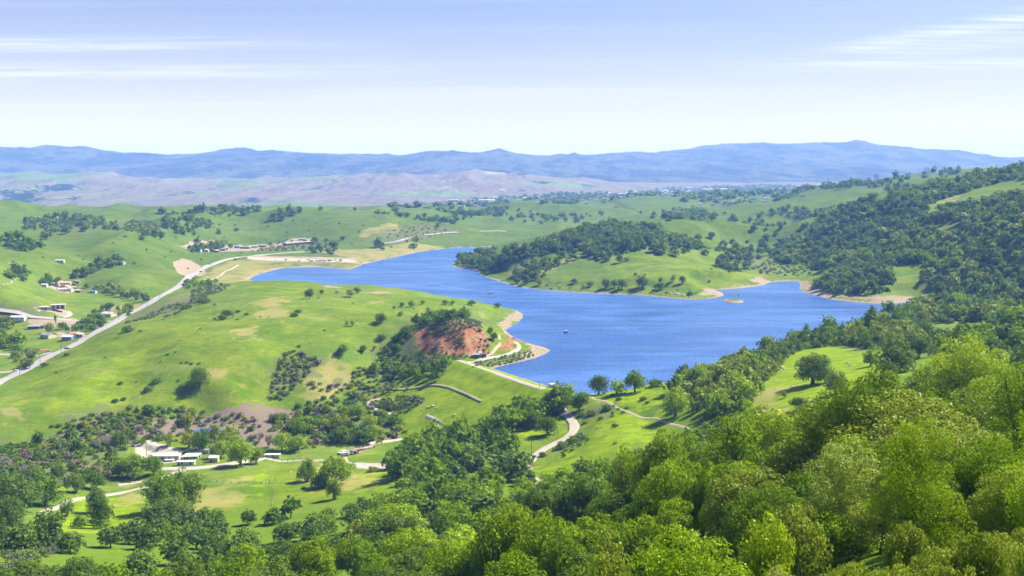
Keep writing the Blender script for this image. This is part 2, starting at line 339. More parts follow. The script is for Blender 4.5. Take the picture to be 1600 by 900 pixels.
def rbf_z(X, Y):
    Yc = np.maximum(Y, 30.0); out = np.empty(len(X)); a = np.clip(X / Yc, -0.95, 0.95)
    for i in range(0, len(X), 40000):
        sl = slice(i, i + 40000); qq = q(a[sl], Yc[sl]).astype(np.float32)
        r2 = ((qq[:, None, 0] - Q[None, :, 0].astype(np.float32)) ** 2 + (qq[:, None, 1] - Q[None, :, 1].astype(np.float32)) ** 2)
        out[sl] = phi(r2) @ wts[:n].astype(np.float32) + wts[n] + qq @ wts[n + 1:]
    z = HC + out * Yc
    # close to the viewpoint the hill top rounds off under the photographer's feet
    return z
# ------------------------------------------------------------------ the land as one height grid
OY = -130.0
def dens(a, b, k): return np.exp(np.linspace(math.log(a), math.log(b), k, endpoint=False))
Drow = np.concatenate([dens(50, 260, 50), dens(260, 600, 100), dens(600, 1500, 260), dens(1500, 2600, 120), dens(2600, 4300, 60), dens(4300, 9300, 110), dens(9300, 16500, 110), dens(16500, 26000, 12), [26000.0]])
NC = 640; Acol = np.linspace(-0.80, 0.80, NC); lnD = np.log(Drow)
GA, GD = np.meshgrid(Acol, Drow); GX = (GA * GD); GY = GD + OY
P2 = np.stack([GX.ravel(), GY.ravel()], 1)
Z = rbf_z(P2[:, 0], P2[:, 1])
X_, Y_ = P2[:, 0], P2[:, 1]
nearz = Y_ < 30
tt = np.clip((30 - Y_) / 100, 0, 1); z30 = Z
Z = np.where(nearz, np.minimum(z30 + (30 - np.maximum(Y_, -200)) * 0.28, 170), Z)
# relief too fine for the spot heights
far1 = np.clip((Y_ - 4200) / 1800, 0, 1); far2 = np.clip((Y_ - 9000) / 1800, 0, 1)
calm = np.clip(np.abs(Z + 2) / 14.0, 0.15, 1.0) * np.clip((Y_ - 250) / 300, 0, 1)
Z += (1 - far1) * calm * (fbm(X_ / 95, Y_ / 95, 3, 4) * 2.0 - (ridged(X_ / 140, Y_ / 190, 21, 4) - 0.5) * 6.5)
Z += (1 - far1) * np.clip((Y_ - 1350) / 300, 0, 1) * np.clip((Z - 6) / 20, 0, 1) * np.where(X_ > 350, 0.5, 1.0) * (ridged(X_ / 240, Y_ / 420, 51, 3, 0.4) - 0.55) * 32
Z += (1 - far1) * fbm(X_ / 9, Y_ / 9, 8, 2) * 0.12 * np.clip((Y_ + 40) / 100, 0, 1)
m1 = far1 * (1 - far2); hilly = np.clip((Z + 10) / 60, 0, 1)
Z += m1 * hilly * (ridged(X_ / 520, Y_ / 1500, 31, 5, 0.45) - 0.55) * 75
Z += far2 * ((ridged(X_ / 1500, Y_ / 2600, 41, 6, 0.55) - 0.52) * np.clip((Z + 30) / 180, 0, 1) * 150 * np.clip((20500 - Y_) / 4000, 0.15, 1) + fbm(X_ / 1100, Y_ / 2500, 46, 3) * 55 + fbm(X_ / 160, Y_ / 300, 44, 3) * 9)
# lake bed and shore
sel = (Y_ > 550) & (Y_ < 2600) & (np.abs(X_) < 1400)
dl = np.full(len(X_), 1e9); ins = np.zeros(len(X_), bool)
dl[sel] = poly_dist(P2[sel], LAKE); ins[sel] = inside(P2[sel], LAKE)
DAM_A = np.array(flat(716, 562.5, 3.2)); DAM_B = np.array(flat(862, 609.5, 3.2))
dd = DAM_B - DAM_A; DAM_L = float(np.hypot(*dd)); dd = dd / DAM_L; dn = np.array([-dd[1], dd[0]])
if dn[0] > 0: dn = -dn                          # downstream side is to the left
def dam_st(P): r = P - DAM_A; return r @ dd, r @ dn
ds, dt = dam_st(P2)
behind = (dt > -6) & (dt < 330) & (ds > -60) & (ds < DAM_L + 30)
shore = np.minimum(0.16 * dl, 1.4 + 0.02 * dl)
blend = np.clip(dl / 45, 0, 1)
zs = np.maximum(Z * blend + shore * (1 - blend) * 1.0, np.minimum(shore, 2.5))
Z = np.where(sel & ~ins & ~behind & (dl < 32), zs, Z)
Z = np.where(ins, -np.minimum(0.16 * dl, 7.0), Z)
# the little island
ISL = np.array(flat(1146, 470.5, 0.0)); rI = np.hypot((X_ - ISL[0]) / 11, (Y_ - ISL[1]) / 17)
Z = np.where(rI < 1.35, np.maximum(Z, 2.6 * (1 - rI ** 2)), Z)
# the dam's bank lies on the ground; the land stays just under it
damz = 3.2 - np.maximum(0, np.abs(dt) - 3.6) * np.where(dt > 0, 0.40, 0.33)
ondam = (ds > -14) & (ds < DAM_L + 12) & (np.abs(dt) < 80)
Z = np.where(ondam & (damz > Z), Z - 0.0, Z)
# the pond in the creek bottom
POND_PX = [(300,675),(306,671),(316,669),(330,669),(345,669),(353,672),(351,677),(340,680),(325,680),(310,679)]
POND_Z = -28.2
POND = np.stack(flat([p[0] for p in POND_PX], [p[1] for p in POND_PX], POND_Z), 1)
sp = (Y_ > 500) & (Y_ < 950) & (np.abs(X_ + 200) < 150)
pd = np.full(len(X_), 1e9); pi_ = np.zeros(len(X_), bool); pd[sp] = poly_dist(P2[sp], POND); pi_[sp] = inside(P2[sp], POND)
Z = np.where(pi_, POND_Z - 0.1 - 0.1 * np.minimum(pd, 8), np.where(pd < 40, np.maximum(POND_Z + 0.05 + 0.03 * pd, POND_Z + 0.05 + (Z - POND_Z) * np.clip(pd / 40, 0, 1)), Z))
ZG = Z.reshape(GD.shape)
def ground(x, y, grid=None):
    grid = ZG if grid is None else grid
    x = np.asarray(x, float); y = np.asarray(y, float); D = y - OY
    fc = (x / D + 0.80) / 1.60 * (NC - 1); fr = np.interp(np.log(D), lnD, np.arange(len(lnD)))
    c0 = np.clip(fc.astype(int), 0, NC - 2); r0 = np.clip(fr.astype(int), 0, len(lnD) - 2); u = np.clip(fc - c0, 0, 1); v = np.clip(fr - r0, 0, 1)
    return (grid[r0, c0] * (1 - u) + grid[r0, c0 + 1] * u) * (1 - v) + (grid[r0 + 1, c0] * (1 - u) + grid[r0 + 1, c0 + 1] * u) * v
# sight line -> first place where it meets the land
TY = np.exp(np.linspace(math.log(18.0), math.log(19000.0), 1500))
def hit(px, py, ymin=0.0):
    a, s = ray(px, py); zz = ground(a * TY, TY); b = (zz >= HC + s * TY) & (TY > ymin)
    i = int(np.argmax(b)) if b.any() else len(TY) - 1
    if i > 0 and b.any():
        f0 = (HC + s * TY[i-1]) - zz[i-1]; f1 = zz[i] - (HC + s * TY[i]); t = f0 / max(1e-6, f0 + f1) if f0 > 0 else 1.0
        Yh = TY[i-1] + (TY[i] - TY[i-1]) * t
    else: Yh = TY[i]
    return np.array([a * Yh, Yh, float(ground(a * Yh, Yh))])
def hits(pts): return np.array([hit(*p) for p in pts])
def to_px(x, y, z):
    a = x / y; s = (z - HC) / y
    # invert ray()
    v = (s * math.cos(PITCH) + math.sin(PITCH)) / (math.cos(PITCH) - s * math.sin(PITCH)); w = math.cos(PITCH) + v * math.sin(PITCH)
    return 800 + a * w * FPX, 450 - v * FPX
# ------------------------------------------------------------------ what covers the land (areas surveyed like the lake)
def area(pts):
    P = hits(pts)[:, :2]; q_ = (P[:, 1] > 2050) & (np.array([p[1] for p in pts]) > 256) & (np.array([p[0] for p in pts]) > 1300) & (np.median(P[:, 1]) < 2050); P[q_] *= (1950 / P[q_, 1])[:, None]; return P
COVER = {k: np.zeros(len(X_), np.float32) for k in ('scrub', 'dirt', 'dry', 'red', 'wood', 'reed', 'town', 'vivid_grass', 'fwood', 'pale', 'fgreen', 'deep')}
warp = fbm(X_ / 7, Y_ / 7, 61, 3); warp2 = fbm(X_ / 28, Y_ / 28, 71, 3)
def paint(kind, pts, amt=1.0, edge=4.0, poly=None, wob=1.0):
    P = area(pts) if poly is None else poly
    lo = P.min(0) - 25; hi = P.max(0) + 25
    s = np.where((X_ > lo[0]) & (X_ < hi[0]) & (Y_ > lo[1]) & (Y_ < hi[1]))[0]
    if not len(s): return
    d = poly_dist(P2[s], P); d = np.where(inside(P2[s], P), d, -d)
    f = np.clip((d + edge * (0.5 + wob * 1.6 * warp[s] + wob * 1.2 * warp2[s])) / edge, 0, 1) * amt
    COVER[kind][s] = np.maximum(COVER[kind][s], f)
def stroke(kind, pts, w, amt=1.0):
    P = area(pts); lo = P.min(0) - 15; hi = P.max(0) + 15
    s = np.where((X_ > lo[0]) & (X_ < hi[0]) & (Y_ > lo[1]) & (Y_ < hi[1]))[0]
    if len(s): COVER[kind][s] = np.maximum(COVER[kind][s], np.clip((w * (1 + warp[s]) - poly_dist(P2[s], P, False)) / max(1.0, w * .7) + .3, 0, 1) * amt)
# shore of bare ground round the water, wider on the points
shw = 1.6 + 4.5 * np.clip(vnoise(X_ / 60, Y_ / 60, 91), 0, 1) + 3 * warp + (Y_ > 1150) * 1.5
COVER['dirt'] = np.where(sel & (~ins) & (dl < 60) & ~((dt > -3) & (ds > -5) & (ds < DAM_L + 25)), np.clip((shw - dl) / 3.5, 0, 1), 0).astype(np.float32)
COVER['dirt'] = np.where(ins & (dl < 6), 1, COVER['dirt']).astype(np.float32)
COVER['dirt'] = np.maximum(COVER['dirt'], (np.abs(rI - 0.95) < 0.32) * 1.0).astype(np.float32)
for p in ([(790,517),(797,510),(812,498),(818,492),(806,487),(790,492),(778,508)], [(800,575),(858,552),(862,546),(838,538),(822,536),(826,545),(812,560),(790,570)],
          [(1290,505),(1330,500),(1355,498),(1350,508),(1320,515)], [(1248,440),(1262,437),(1272,450),(1300,460),(1360,465),(1430,462),(1438,468),(1372,474),(1280,464),(1252,452)],
          [(1090,462),(1132,463),(1128,456),(1112,450),(1095,452)], [(1175,443),(1205,441),(1195,433),(1180,430)], [(555,457),(620,460),(600,455)], [(505,449),(535,452),(540,449),(508,446)],):
    paint('dirt', p, 0.6, 3)
paint('dry', [(388,437),(420,424),(470,417),(548,421),(570,413),(562,411),(400,405),(385,425)], 0.6, 8)
paint('dirt', [(395,432),(420,423),(470,416.5),(500,416),(470,415),(420,419)], 0.5, 3)
for p in ([(270,410),(285,403),(300,408),(318,420),(322,428),(300,432),(280,428)], [(272,383),(300,376),(335,375),(350,384),(330,387),(300,386)], [(280,386),(400,392),(420,386),(500,377),(490,372),(440,379),(400,384),(330,380)],
          [(40,500),(120,498),(122,510),(100,512),(50,508)], [(400,405),(470,409),(545,411),(562,412),(555,404),(470,401),(400,398)],
          [(207,694),(235,691),(283,703),(281,708),(225,717),(213,719)], [(555,724),(600,726),(627,730),(622,742),(600,735),(556,732)], [(540,713),(585,700),(583,694),(530,706)],
          [(66,528),(84,526),(112,528),(128,530),(118,520),(90,518)], [(100,440),(112,452),(108,458),(90,455),(70,447),(95,438)], [(52,479),(70,487),(95,483),(110,487),(112,492),(95,495),(85,488),(60,486)],
          [(815,722),(830,718),(832,735),(818,737)], [(832,747),(845,748),(858,762),(845,765)]):
    paint('dirt', p, 1.0, 2.5, wob=0.5)
for p in ([(395,470),(450,462),(440,500),(400,500)], [(370,515),(395,510),(400,530),(372,528)], [(0,640),(40,645),(38,655),(0,655)], [(325,580),(350,582),(345,595),(328,592)], [(355,612),(380,608),(372,618)],
          [(575,470),(600,470),(598,476),(575,475)], [(170,745),(230,765),(225,800),(185,780)], [(300,765),(390,745),(390,790),(300,800)], [(490,720),(620,745),(560,775),(480,770)],
          [(460,600),(520,560),(560,600),(490,640)], [(785,425),(870,408),(905,400),(860,425),(830,440)], [(1100,452),(1180,440),(1210,425),(1180,440)], [(1460,320),(1510,310),(1500,304),(1455,316)],
          [(560,375),(640,360),(620,350),(560,362)], [(470,385),(560,412),(700,385),(640,378),(560,390)], [(300,445),(390,440),(440,405),(360,405)], [(1430,520),(1540,520),(1500,514),(1440,515)],
          [(1180,620),(1210,600),(1230,610),(1200,660),(1160,670)], [(250,480),(320,470),(330,455),(280,460)], [(140,500),(220,480),(200,470),(140,490)]):
    paint('dry', p, 0.75, 9)
for p in ([(0,480),(60,478),(80,492),(40,500),(0,497)], [(200,490),(250,468),(320,455),(330,475),(260,490),(180,510)], [(430,560),(480,565),(500,560),(470,600),(440,625),(420,620),(430,590)],
          [(130,625),(260,640),(470,640),(640,645),(660,660),(620,690),(560,700),(440,690),(300,700),(280,680),(220,690),(200,740),(0,760),(0,690),(80,670)],
          [(540,600),(600,600),(700,600),(640,640),(560,640)], [(745,580),(800,568),(830,545),(800,545),(740,568)], [(0,850),(60,820),(70,870),(0,900)], [(180,700),(60,700),(0,720),(0,760),(180,750)],
          [(620,500),(660,495),(720,492),(760,500),(768,545),(720,556),(690,590),(600,598),(575,580)], [(560,378),(640,350),(700,352),(620,385)], [(400,390),(480,392),(520,380),(420,378)],
          [(700,690),(730,680),(680,720),(620,735),(640,700)], [(180,350),(215,338),(255,352),(250,372),(190,360)], [(100,355),(160,352),(150,363),(60,372)], [(1160,395),(1215,405),(1205,430),(1180,425),(1150,410)],
          [(900,640),(960,630),(950,655),(905,660)], [(600,570),(650,560),(640,600),(600,600)]):
    paint('scrub', p, 0.85, 10)
for p in ([(240,650),(440,640),(470,650),(440,682),(380,690),(290,680),(240,680)], [(380,690),(430,700),(400,665)], [(200,655),(240,655),(230,685),(190,690)]):
    paint('reed', p, 1.0, 6)
for p in ([(640,518),(690,505),(740,508),(760,515),(768,535),(765,553),(735,553),(700,556),(660,552),(645,535)], [(765,556),(800,546),(812,535),(800,525),(790,530),(778,545)]):
    paint('red', p, 1.0, 3.0)
paint('town', [(580,330),(640,318),(700,313),(800,308),(960,302),(1050,292),(1180,288),(1260,292),(1270,318),(900,322),(700,345)], 1.0, 120, wob=0.3)
for p in ([(840,750),(950,740),(1010,700),(1085,675),(1030,655),(960,640),(930,660),(905,690),(860,720),(828,745)], [(1090,600),(1200,560),(1290,542),(1350,548),(1420,600),(1340,650),(1230,650),(1150,640)], [(30,820),(90,795),(160,775),(240,765),(225,830),(180,840),(120,830)], [(820,690),(870,670),(850,640),(810,650)],
          [(400,745),(430,760),(425,790),(400,790)], [(520,740),(610,735),(620,760),(560,780),(500,770)], [(600,620),(700,600),(740,640),(700,668),(650,660)], [(920,600),(1050,598),(1060,640),(1000,640),(930,625)]):
    paint('vivid_grass', p, 1.0, 14)
for p in ([(0,298),(12,296),(30,302),(45,293),(62,300),(55,310),(35,316),(10,312)], [(60,291),(95,288),(125,289),(118,297),(70,299)], [(108,312),(118,306),(124,309),(113,318)], [(378,310),(400,308),(410,316),(380,318)], [(800,268),(820,272),(815,278)], [(835,283),(860,285),(850,287)], [(905,285),(925,290),(920,293)], [(100,322),(160,330),(150,334),(90,330)], [(282,300),(300,298),(302,303),(290,304)]):
    paint('fwood', p, 1.0, 60)
for p in ([(670,268),(780,266),(805,290),(800,300),(700,300),(660,292)], [(520,322),(700,312),(850,306),(960,303),(955,308),(700,318),(540,326)], [(30,312),(110,318),(110,328),(40,325)], [(990,300),(1120,292),(1240,294),(1240,300),(1100,303)]): paint('pale', p, 1.0, 80)
for p in ([(0,272),(90,270),(165,277),(100,284),(0,286)], [(335,285),(400,278),(405,292),(350,299)], [(0,318),(100,325),(0,335)], [(440,312),(560,320),(500,328),(420,325)], [(230,330),(400,322),(420,330),(250,336)]): paint('fgreen', p, 1.0, 150)
for p in ([(100,560),(250,540),(240,640),(60,640),(30,600)], [(420,520),(450,510),(440,560),(420,570)], [(500,700),(640,690),(640,715),(520,715)]): paint('vivid_grass', p, 0.45, 22)
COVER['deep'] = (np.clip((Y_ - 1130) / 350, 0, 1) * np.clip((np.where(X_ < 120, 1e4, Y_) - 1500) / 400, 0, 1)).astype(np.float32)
# places the slope of the knob's cut: broken ground where the red earth shows
rd = COVER['red']; Zr = Z.copy()
Zr += rd * (ridged(X_ / 16, Y_ / 30, 131, 4) - 0.5) * 5.5
Z = Zr; ZG = Z.reshape(GD.shape)
for p in ([(1200,400),(1230,370),(1300,325),(1400,300),(1600,258),(1800,240),(1800,520),(1600,520),(1500,500),(1440,468),(1300,462),(1265,440),(1230,410)],
          [(700,640),(860,600),(905,620),(890,640),(800,640),(830,700),(850,770),(700,800),(620,770),(640,720),(700,690)],
          [(400,780),(600,760),(700,790),(860,750),(1000,700),(1080,600),(1200,540),(1300,520),(1400,500),(1600,500),(1600,1000),(0,1000),(0,830),(180,840)],
          [(0,740),(90,760),(60,800),(0,830)]):
    paint('wood', p, 0.8, 12)
# keep the open meadows of the right-hand spur free of forest floor
def clear(kind, pts, edge=6):
    P = area(pts); lo = P.min(0) - 25; hi = P.max(0) + 25
    s = np.where((X_ > lo[0]) & (X_ < hi[0]) & (Y_ > lo[1]) & (Y_ < hi[1]))[0]
    d = poly_dist(P2[s], P); d = np.where(inside(P2[s], P), d, -d)
    COVER[kind][s] *= 1 - np.clip((d + edge * (0.5 + 1.4 * warp[s])) / edge, 0, 1)
for p in ([(1080,600),(1200,560),(1290,540),(1350,545),(1420,600),(1340,650),(1230,650),(1150,640),(1090,620)], [(1440,518),(1540,517),(1520,528),(1440,526)], [(1395,412),(1440,420),(1500,450),(1440,462),(1380,455)],
          [(1440,355),(1500,345),(1500,360),(1450,365)], [(1440,320),(1510,304),(1600,285),(1600,298),(1530,310),(1460,325)], [(820,690),(870,670),(850,640),(810,650)], [(1200,345),(1240,340),(1290,335),(1240,365)]):
    clear('wood', p)
stroke('dry', [(217,625),(230,592),(246,575),(265,552),(300,520),(330,495)], 1.6, 0.6)
stroke('dirt', [(0,449),(25,436)], 1.3, 0.7)
stroke('dirt', [(1440,322),(1470,313),(1500,306)], 3, 0.8)
for k in range(7): stroke('dry', [(185+k*9,742+k*3),(200+k*9,755+k*3),(222+k*7,778)], 0.8, 0.5)

# ------------------------------------------------------------------ materials of the land
def land_material(far=False):
    m, nt = newmat('land'); N = NT(nt)
    b = N.n('ShaderNodeBsdfPrincipled'); o = N.n('ShaderNodeOutputMaterial'); N.l(b.outputs[0], o.inputs[0])
    pos = N.n('ShaderNodeNewGeometry').outputs['Position']
    n1 = N.noise(pos, 0.006, 5, 0.6); n2 = N.noise(pos, 0.035, 6, 0.62); n3 = N.noise(pos, 0.35, 5, 0.7); n4 = N.noise(pos, 1.6, 3, 0.7)
    st = N.noise(N.scalevec(pos, 0.012, 0.06, 0.05, math.radians(20)), 1.0, 6, 0.65)
    g = N.mix(N.ramp(n2, 0.35, 0.68), (0.088, 0.158, 0.006), (0.180, 0.240, 0.008))
    g = N.mix(N.ramp(n1, 0.40, 0.65), g, N.mix(0.55, g, (0.125, 0.205, 0.035)))
    g = N.mix(N.math('MULTIPLY', N.ramp(st, 0.52, 0.72), 0.50), g, (0.250, 0.290, 0.060))
    g = N.mix(N.math('MULTIPLY', N.ramp(n3, 0.48, 0.72), 0.65), g, (0.075, 0.140, 0.008))
    g = N.mix(N.math('MULTIPLY', N.ramp(n4, 0.42, 0.70), 0.45), g, (0.060, 0.110, 0.008))
    zs_ = N.n('ShaderNodeSeparateXYZ'); N.l(pos, zs_.inputs[0])
    terr = N.ramp(N.math('SINE', N.math('ADD', N.math('MULTIPLY', zs_.outputs['Z'], 4.2), N.math('MULTIPLY', N.noise(pos, 0.05, 4, 0.6), 16.0))), 0.55, 1.0)
    g = N.mix(N.math('MULTIPLY', N.math('MULTIPLY', terr, N.ramp(n2, 0.4, 0.6)), 0.35), g, (0.24, 0.23, 0.06))
    n5 = N.noise(pos, 0.11, 6, 0.75); g = N.mix(N.math('MULTIPLY', N.ramp(n5, 0.50, 0.68), 0.40), g, (0.245, 0.265, 0.040)); g = N.mix(N.math('MULTIPLY', N.ramp(n5, 0.46, 0.32), 0.45), g, (0.070, 0.140, 0.010))
    bsp = N.math('MULTIPLY', N.ramp(N.noise(pos, 0.022, 8, 0.75), 0.55, 0.68), 0.55)
    g = N.mix(bsp, g, (0.27, 0.25, 0.09))
    def lay(base, name, col, n, lo=0.35, hi=0.65, k=1.0):
        f = N.attr(name); f2 = N.math('ADD', f, N.math('MULTIPLY', N.math('SUBTRACT', n, 0.5), 1.1)); f3 = N.math('MULTIPLY', N.ramp(f2, lo, hi), k)
        f3 = N.math('MULTIPLY', f3, N.ramp(f, 0.02, 0.15)); return N.mix(f3, base, col)
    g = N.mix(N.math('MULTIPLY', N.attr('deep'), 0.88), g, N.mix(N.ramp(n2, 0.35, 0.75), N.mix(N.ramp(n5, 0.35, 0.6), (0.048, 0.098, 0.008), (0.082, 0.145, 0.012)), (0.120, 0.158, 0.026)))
    g = lay(g, 'vivid_grass', N.mix(N.ramp(n5, 0.35, 0.65), N.mix(N.ramp(n4, 0.4, 0.65), (0.140, 0.255, 0.003), (0.105, 0.190, 0.003)), (0.255, 0.330, 0.006)), n2, 0.2, 0.9, 0.85)  # brighter, yellower green for the outlined meadows and the dam face
    g = lay(g, 'dry', N.mix(n3, (0.27, 0.26, 0.07), (0.36, 0.27, 0.12)), n2, 0.3, 0.9, 0.75)
    g = lay(g, 'wood', N.mix(n2, (0.105, 0.195, 0.006), (0.125, 0.180, 0.020)), n3, 0.4, 0.8, 0.75)
    g = lay(g, 'scrub', N.mix(n3, (0.085, 0.115, 0.030), (0.160, 0.165, 0.070)), n2, 0.35, 0.75, 0.75)
    g = lay(g, 'reed', N.mix(n3, (0.150, 0.110, 0.080), (0.250, 0.195, 0.150)), n3, 0.3, 0.6, 0.95)
    rn = N.noise(N.scalevec(pos, 0.35, 0.10, 0.25), 1.0, 8, 0.75)
    rc = N.mix(N.ramp(rn, 0.35, 0.62), (0.150, 0.065, 0.032), (0.330, 0.135, 0.060)); rc = N.mix(N.math('MULTIPLY', N.ramp(n5, 0.45, 0.62), 0.7), rc, (0.36, 0.25, 0.14)); rc = N.mix(N.math('MULTIPLY', N.ramp(n3, 0.55, 0.70), 0.7), rc, (0.085, 0.105, 0.030))
    g = lay(g, 'red', rc, n3, 0.42, 0.60)
    zz = N.n('ShaderNodeSeparateXYZ'); N.l(pos, zz.inputs[0])
    rings = N.ramp(N.math('SINE', N.math('ADD', N.math('MULTIPLY', zz.outputs['Z'], 9.0), N.math('MULTIPLY', n3, 5.0))), -0.4, 0.9)
    dc = N.mix(n3, (0.22, 0.160, 0.100), (0.37, 0.30, 0.215)); dc = N.mix(N.math('MULTIPLY', rings, 0.35), dc, (0.44, 0.37, 0.28)); dc = N.mix(N.math('MULTIPLY', N.ramp(n4, 0.55, 0.75), 0.5), dc, (0.12, 0.09, 0.06))
    g = lay(g, 'dirt', dc, n3, 0.35, 0.60)
    N.l(g, b.inputs['Base Color']); b.inputs['Roughness'].default_value = 1.0; b.inputs['Specular IOR Level'].default_value = 0.03
    hb = N.math('ADD', N.math('MULTIPLY', n3, 1.0), N.math('MULTIPLY', n4, 0.35))
    N.l(N.bump(hb, 0.9, 0.55), b.inputs['Normal'])
    return m
def far_material(kind):
    m, nt = newmat(kind); N = NT(nt)
    b = N.n('ShaderNodeBsdfPrincipled'); o = N.n('ShaderNodeOutputMaterial'); N.l(b.outputs[0], o.inputs[0])
    geo = N.n('ShaderNodeNewGeometry'); pos = geo.outputs['Position']
    if kind == 'foothill_grass':
        a = N.noise(pos, 0.0011, 6, 0.6); c = N.noise(pos, 0.006, 6, 0.68); w = N.noise(N.scalevec(pos, 1, 0.35, 2.5), 0.0035, 8, 0.72)
        g = N.mix(c, (0.128, 0.108, 0.094), (0.188, 0.164, 0.138))
        g = N.mix(N.math('MULTIPLY', N.ramp(a, 0.52, 0.66), 0.8), g, (0.13, 0.21, 0.065))
        g = N.mix(N.math('MULTIPLY', N.ramp(w, 0.585, 0.64), 0.9), g, (0.03, 0.055, 0.03))
        pale = N.ramp(N.noise(N.scalevec(pos, 1, 0.4, 1), 0.004, 7, 0.75), 0.64, 0.70)
        g = N.mix(N.math('MULTIPLY', pale, 0.55), g, (0.48, 0.42, 0.34))
        fine = N.noise(pos, 0.02, 6, 0.8)
        g = N.mix(N.math('MULTIPLY', N.ramp(N.math('ADD', N.attr('fgreen'), N.math('SUBTRACT', c, 0.5)), 0.3, 0.9), 0.8), g, (0.10, 0.17, 0.05))
        g = N.mix(N.math('MULTIPLY', N.ramp(N.math('ADD', N.math('MULTIPLY', N.attr('pale'), 0.6), N.math('MULTIPLY', N.math('SUBTRACT', w, 0.5), 2.2)), 0.62, 0.85), 0.55), g, (0.42, 0.37, 0.31))
        g = N.mix(N.math('MULTIPLY', N.ramp(fine, 0.64, 0.74), 0.35), g, (0.03, 0.05, 0.03))
        g = N.mix(N.ramp(N.math('ADD', N.attr('fwood'), N.math('MULTIPLY', N.math('SUBTRACT', fine, 0.5), 1.2)), 0.45, 0.6), g, (0.012, 0.030, 0.018))
        low = N.attr('town')
        city = N.noise(N.scalevec(pos, 1, 0.35, 1), 0.012, 6, 0.85); cc = N.mix(N.ramp(city, 0.50, 0.60), (0.035, 0.060, 0.035), (0.36, 0.33, 0.30))
        g = N.mix(N.math('MULTIPLY', low, 0.85), g, cc)
        N.l(N.bump(N.noise(N.scalevec(pos, 1, 0.4, 1), 0.004, 6, 0.55), 100, 0.9), b.inputs['Normal'])
    else:
        w = N.noise(N.scalevec(pos, 1, 0.35, 3.0), 0.0022, 12, 0.80); c = N.noise(N.scalevec(pos, 1, 0.5, 1), 0.016, 6, 0.8)
        g = N.mix(N.ramp(w, 0.45, 0.55), (0.008, 0.020, 0.014), (0.150, 0.150, 0.110))
        g = N.mix(N.math('MULTIPLY', N.ramp(c, 0.45, 0.6), 0.5), g, (0.020, 0.042, 0.028))
        N.l(N.bump(N.noise(N.scalevec(pos, 1, 0.5, 1), 0.004, 9, 0.7), 220, 1.0), b.inputs['Normal'])
    N.l(g, b.inputs['Base Color']); b.inputs['Roughness'].default_value = 0.97; b.inputs['Specular IOR Level'].default_value = 0.1
    return m
M_LAND = land_material(); M_FOOT = far_material('foothill_grass'); M_MOUNT = far_material('mountain_forest')
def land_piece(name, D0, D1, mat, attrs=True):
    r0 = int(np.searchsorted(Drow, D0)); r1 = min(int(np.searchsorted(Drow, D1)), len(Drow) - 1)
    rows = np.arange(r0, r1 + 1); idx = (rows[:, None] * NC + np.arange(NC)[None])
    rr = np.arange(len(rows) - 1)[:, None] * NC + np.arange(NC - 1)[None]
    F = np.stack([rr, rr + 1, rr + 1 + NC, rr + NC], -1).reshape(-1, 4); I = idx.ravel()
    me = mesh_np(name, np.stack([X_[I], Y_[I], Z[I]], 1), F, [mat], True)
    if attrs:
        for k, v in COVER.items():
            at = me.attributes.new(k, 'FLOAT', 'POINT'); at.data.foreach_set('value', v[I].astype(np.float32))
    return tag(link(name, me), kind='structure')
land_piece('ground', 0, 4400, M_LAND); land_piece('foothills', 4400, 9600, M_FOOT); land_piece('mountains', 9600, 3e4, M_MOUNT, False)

# ------------------------------------------------------------------ water
def water_material(name, deep, light):
    m, nt = newmat(name); N = NT(nt)
    b = N.n('ShaderNodeBsdfPrincipled'); o = N.n('ShaderNodeOutputMaterial'); N.l(b.outputs[0], o.inputs[0])
    pos = N.n('ShaderNodeNewGeometry').outputs['Position']
    big = N.noise(N.scalevec(pos, 0.006, 0.011, 1, math.radians(-25)), 1.0, 5, 0.6, 0.8)
    slick = N.noise(N.scalevec(pos, 0.003, 0.035, 1, math.radians(-8)), 1.0, 6, 0.62, 1.2)
    f = N.ramp(big, 0.35, 0.7)
    N.l(N.mix(f, deep, light), b.inputs['Base Color'])
    N.l(N.math('ADD', 0.22, N.math('MULTIPLY', N.ramp(slick, 0.42, 0.66), 0.30)), b.inputs['Roughness'])
    b.inputs['IOR'].default_value = 1.333; b.inputs['Specular IOR Level'].default_value = 0.5
    w1 = N.noise(N.scalevec(pos, 0.30, 0.16, 1, math.radians(30)), 1.0, 4, 0.6, 0.4); w2 = N.noise(pos, 0.9, 4, 0.65)
    h = N.math('ADD', N.math('MULTIPLY', w1, 1.0), N.math('MULTIPLY', w2, 0.35))
    amp = N.math('ADD', 0.45, N.math('MULTIPLY', N.ramp(slick, 0.66, 0.42), 0.55))
    bp = N.n('ShaderNodeBump'); N.l(h, bp.inputs['Height']); bp.inputs['Distance'].default_value = 1.6; N.l(amp, bp.inputs['Strength'])
    N.l(bp.outputs[0], b.inputs['Normal'])
    return m
M_WATER = water_material('lake_water', (0.036, 0.102, 0.290), (0.075, 0.170, 0.400))
def grow(P, r):
    Q_ = np.roll(P, -1, 0) - np.roll(P, 1, 0); nrm = np.stack([Q_[:, 1], -Q_[:, 0]], 1); nrm /= np.maximum(1e-6, np.hypot(*nrm.T))[:, None]
    area2 = np.sum(P[:, 0] * np.roll(P[:, 1], -1) - np.roll(P[:, 0], -1) * P[:, 1])
    return P + nrm * (r if area2 > 0 else -r)
def sheet(name, P, z, mat):
    b = MB(); b.v = [(float(x), float(y), z) for x, y in P]; b.f = [list(range(len(P)))]
    return tag(b.build(name, mat), kind='structure')
sheet('lake', grow(LAKE, 1.5), 0.0, M_WATER)
sheet('pond', grow(POND, 1.0), POND_Z, M_WATER)

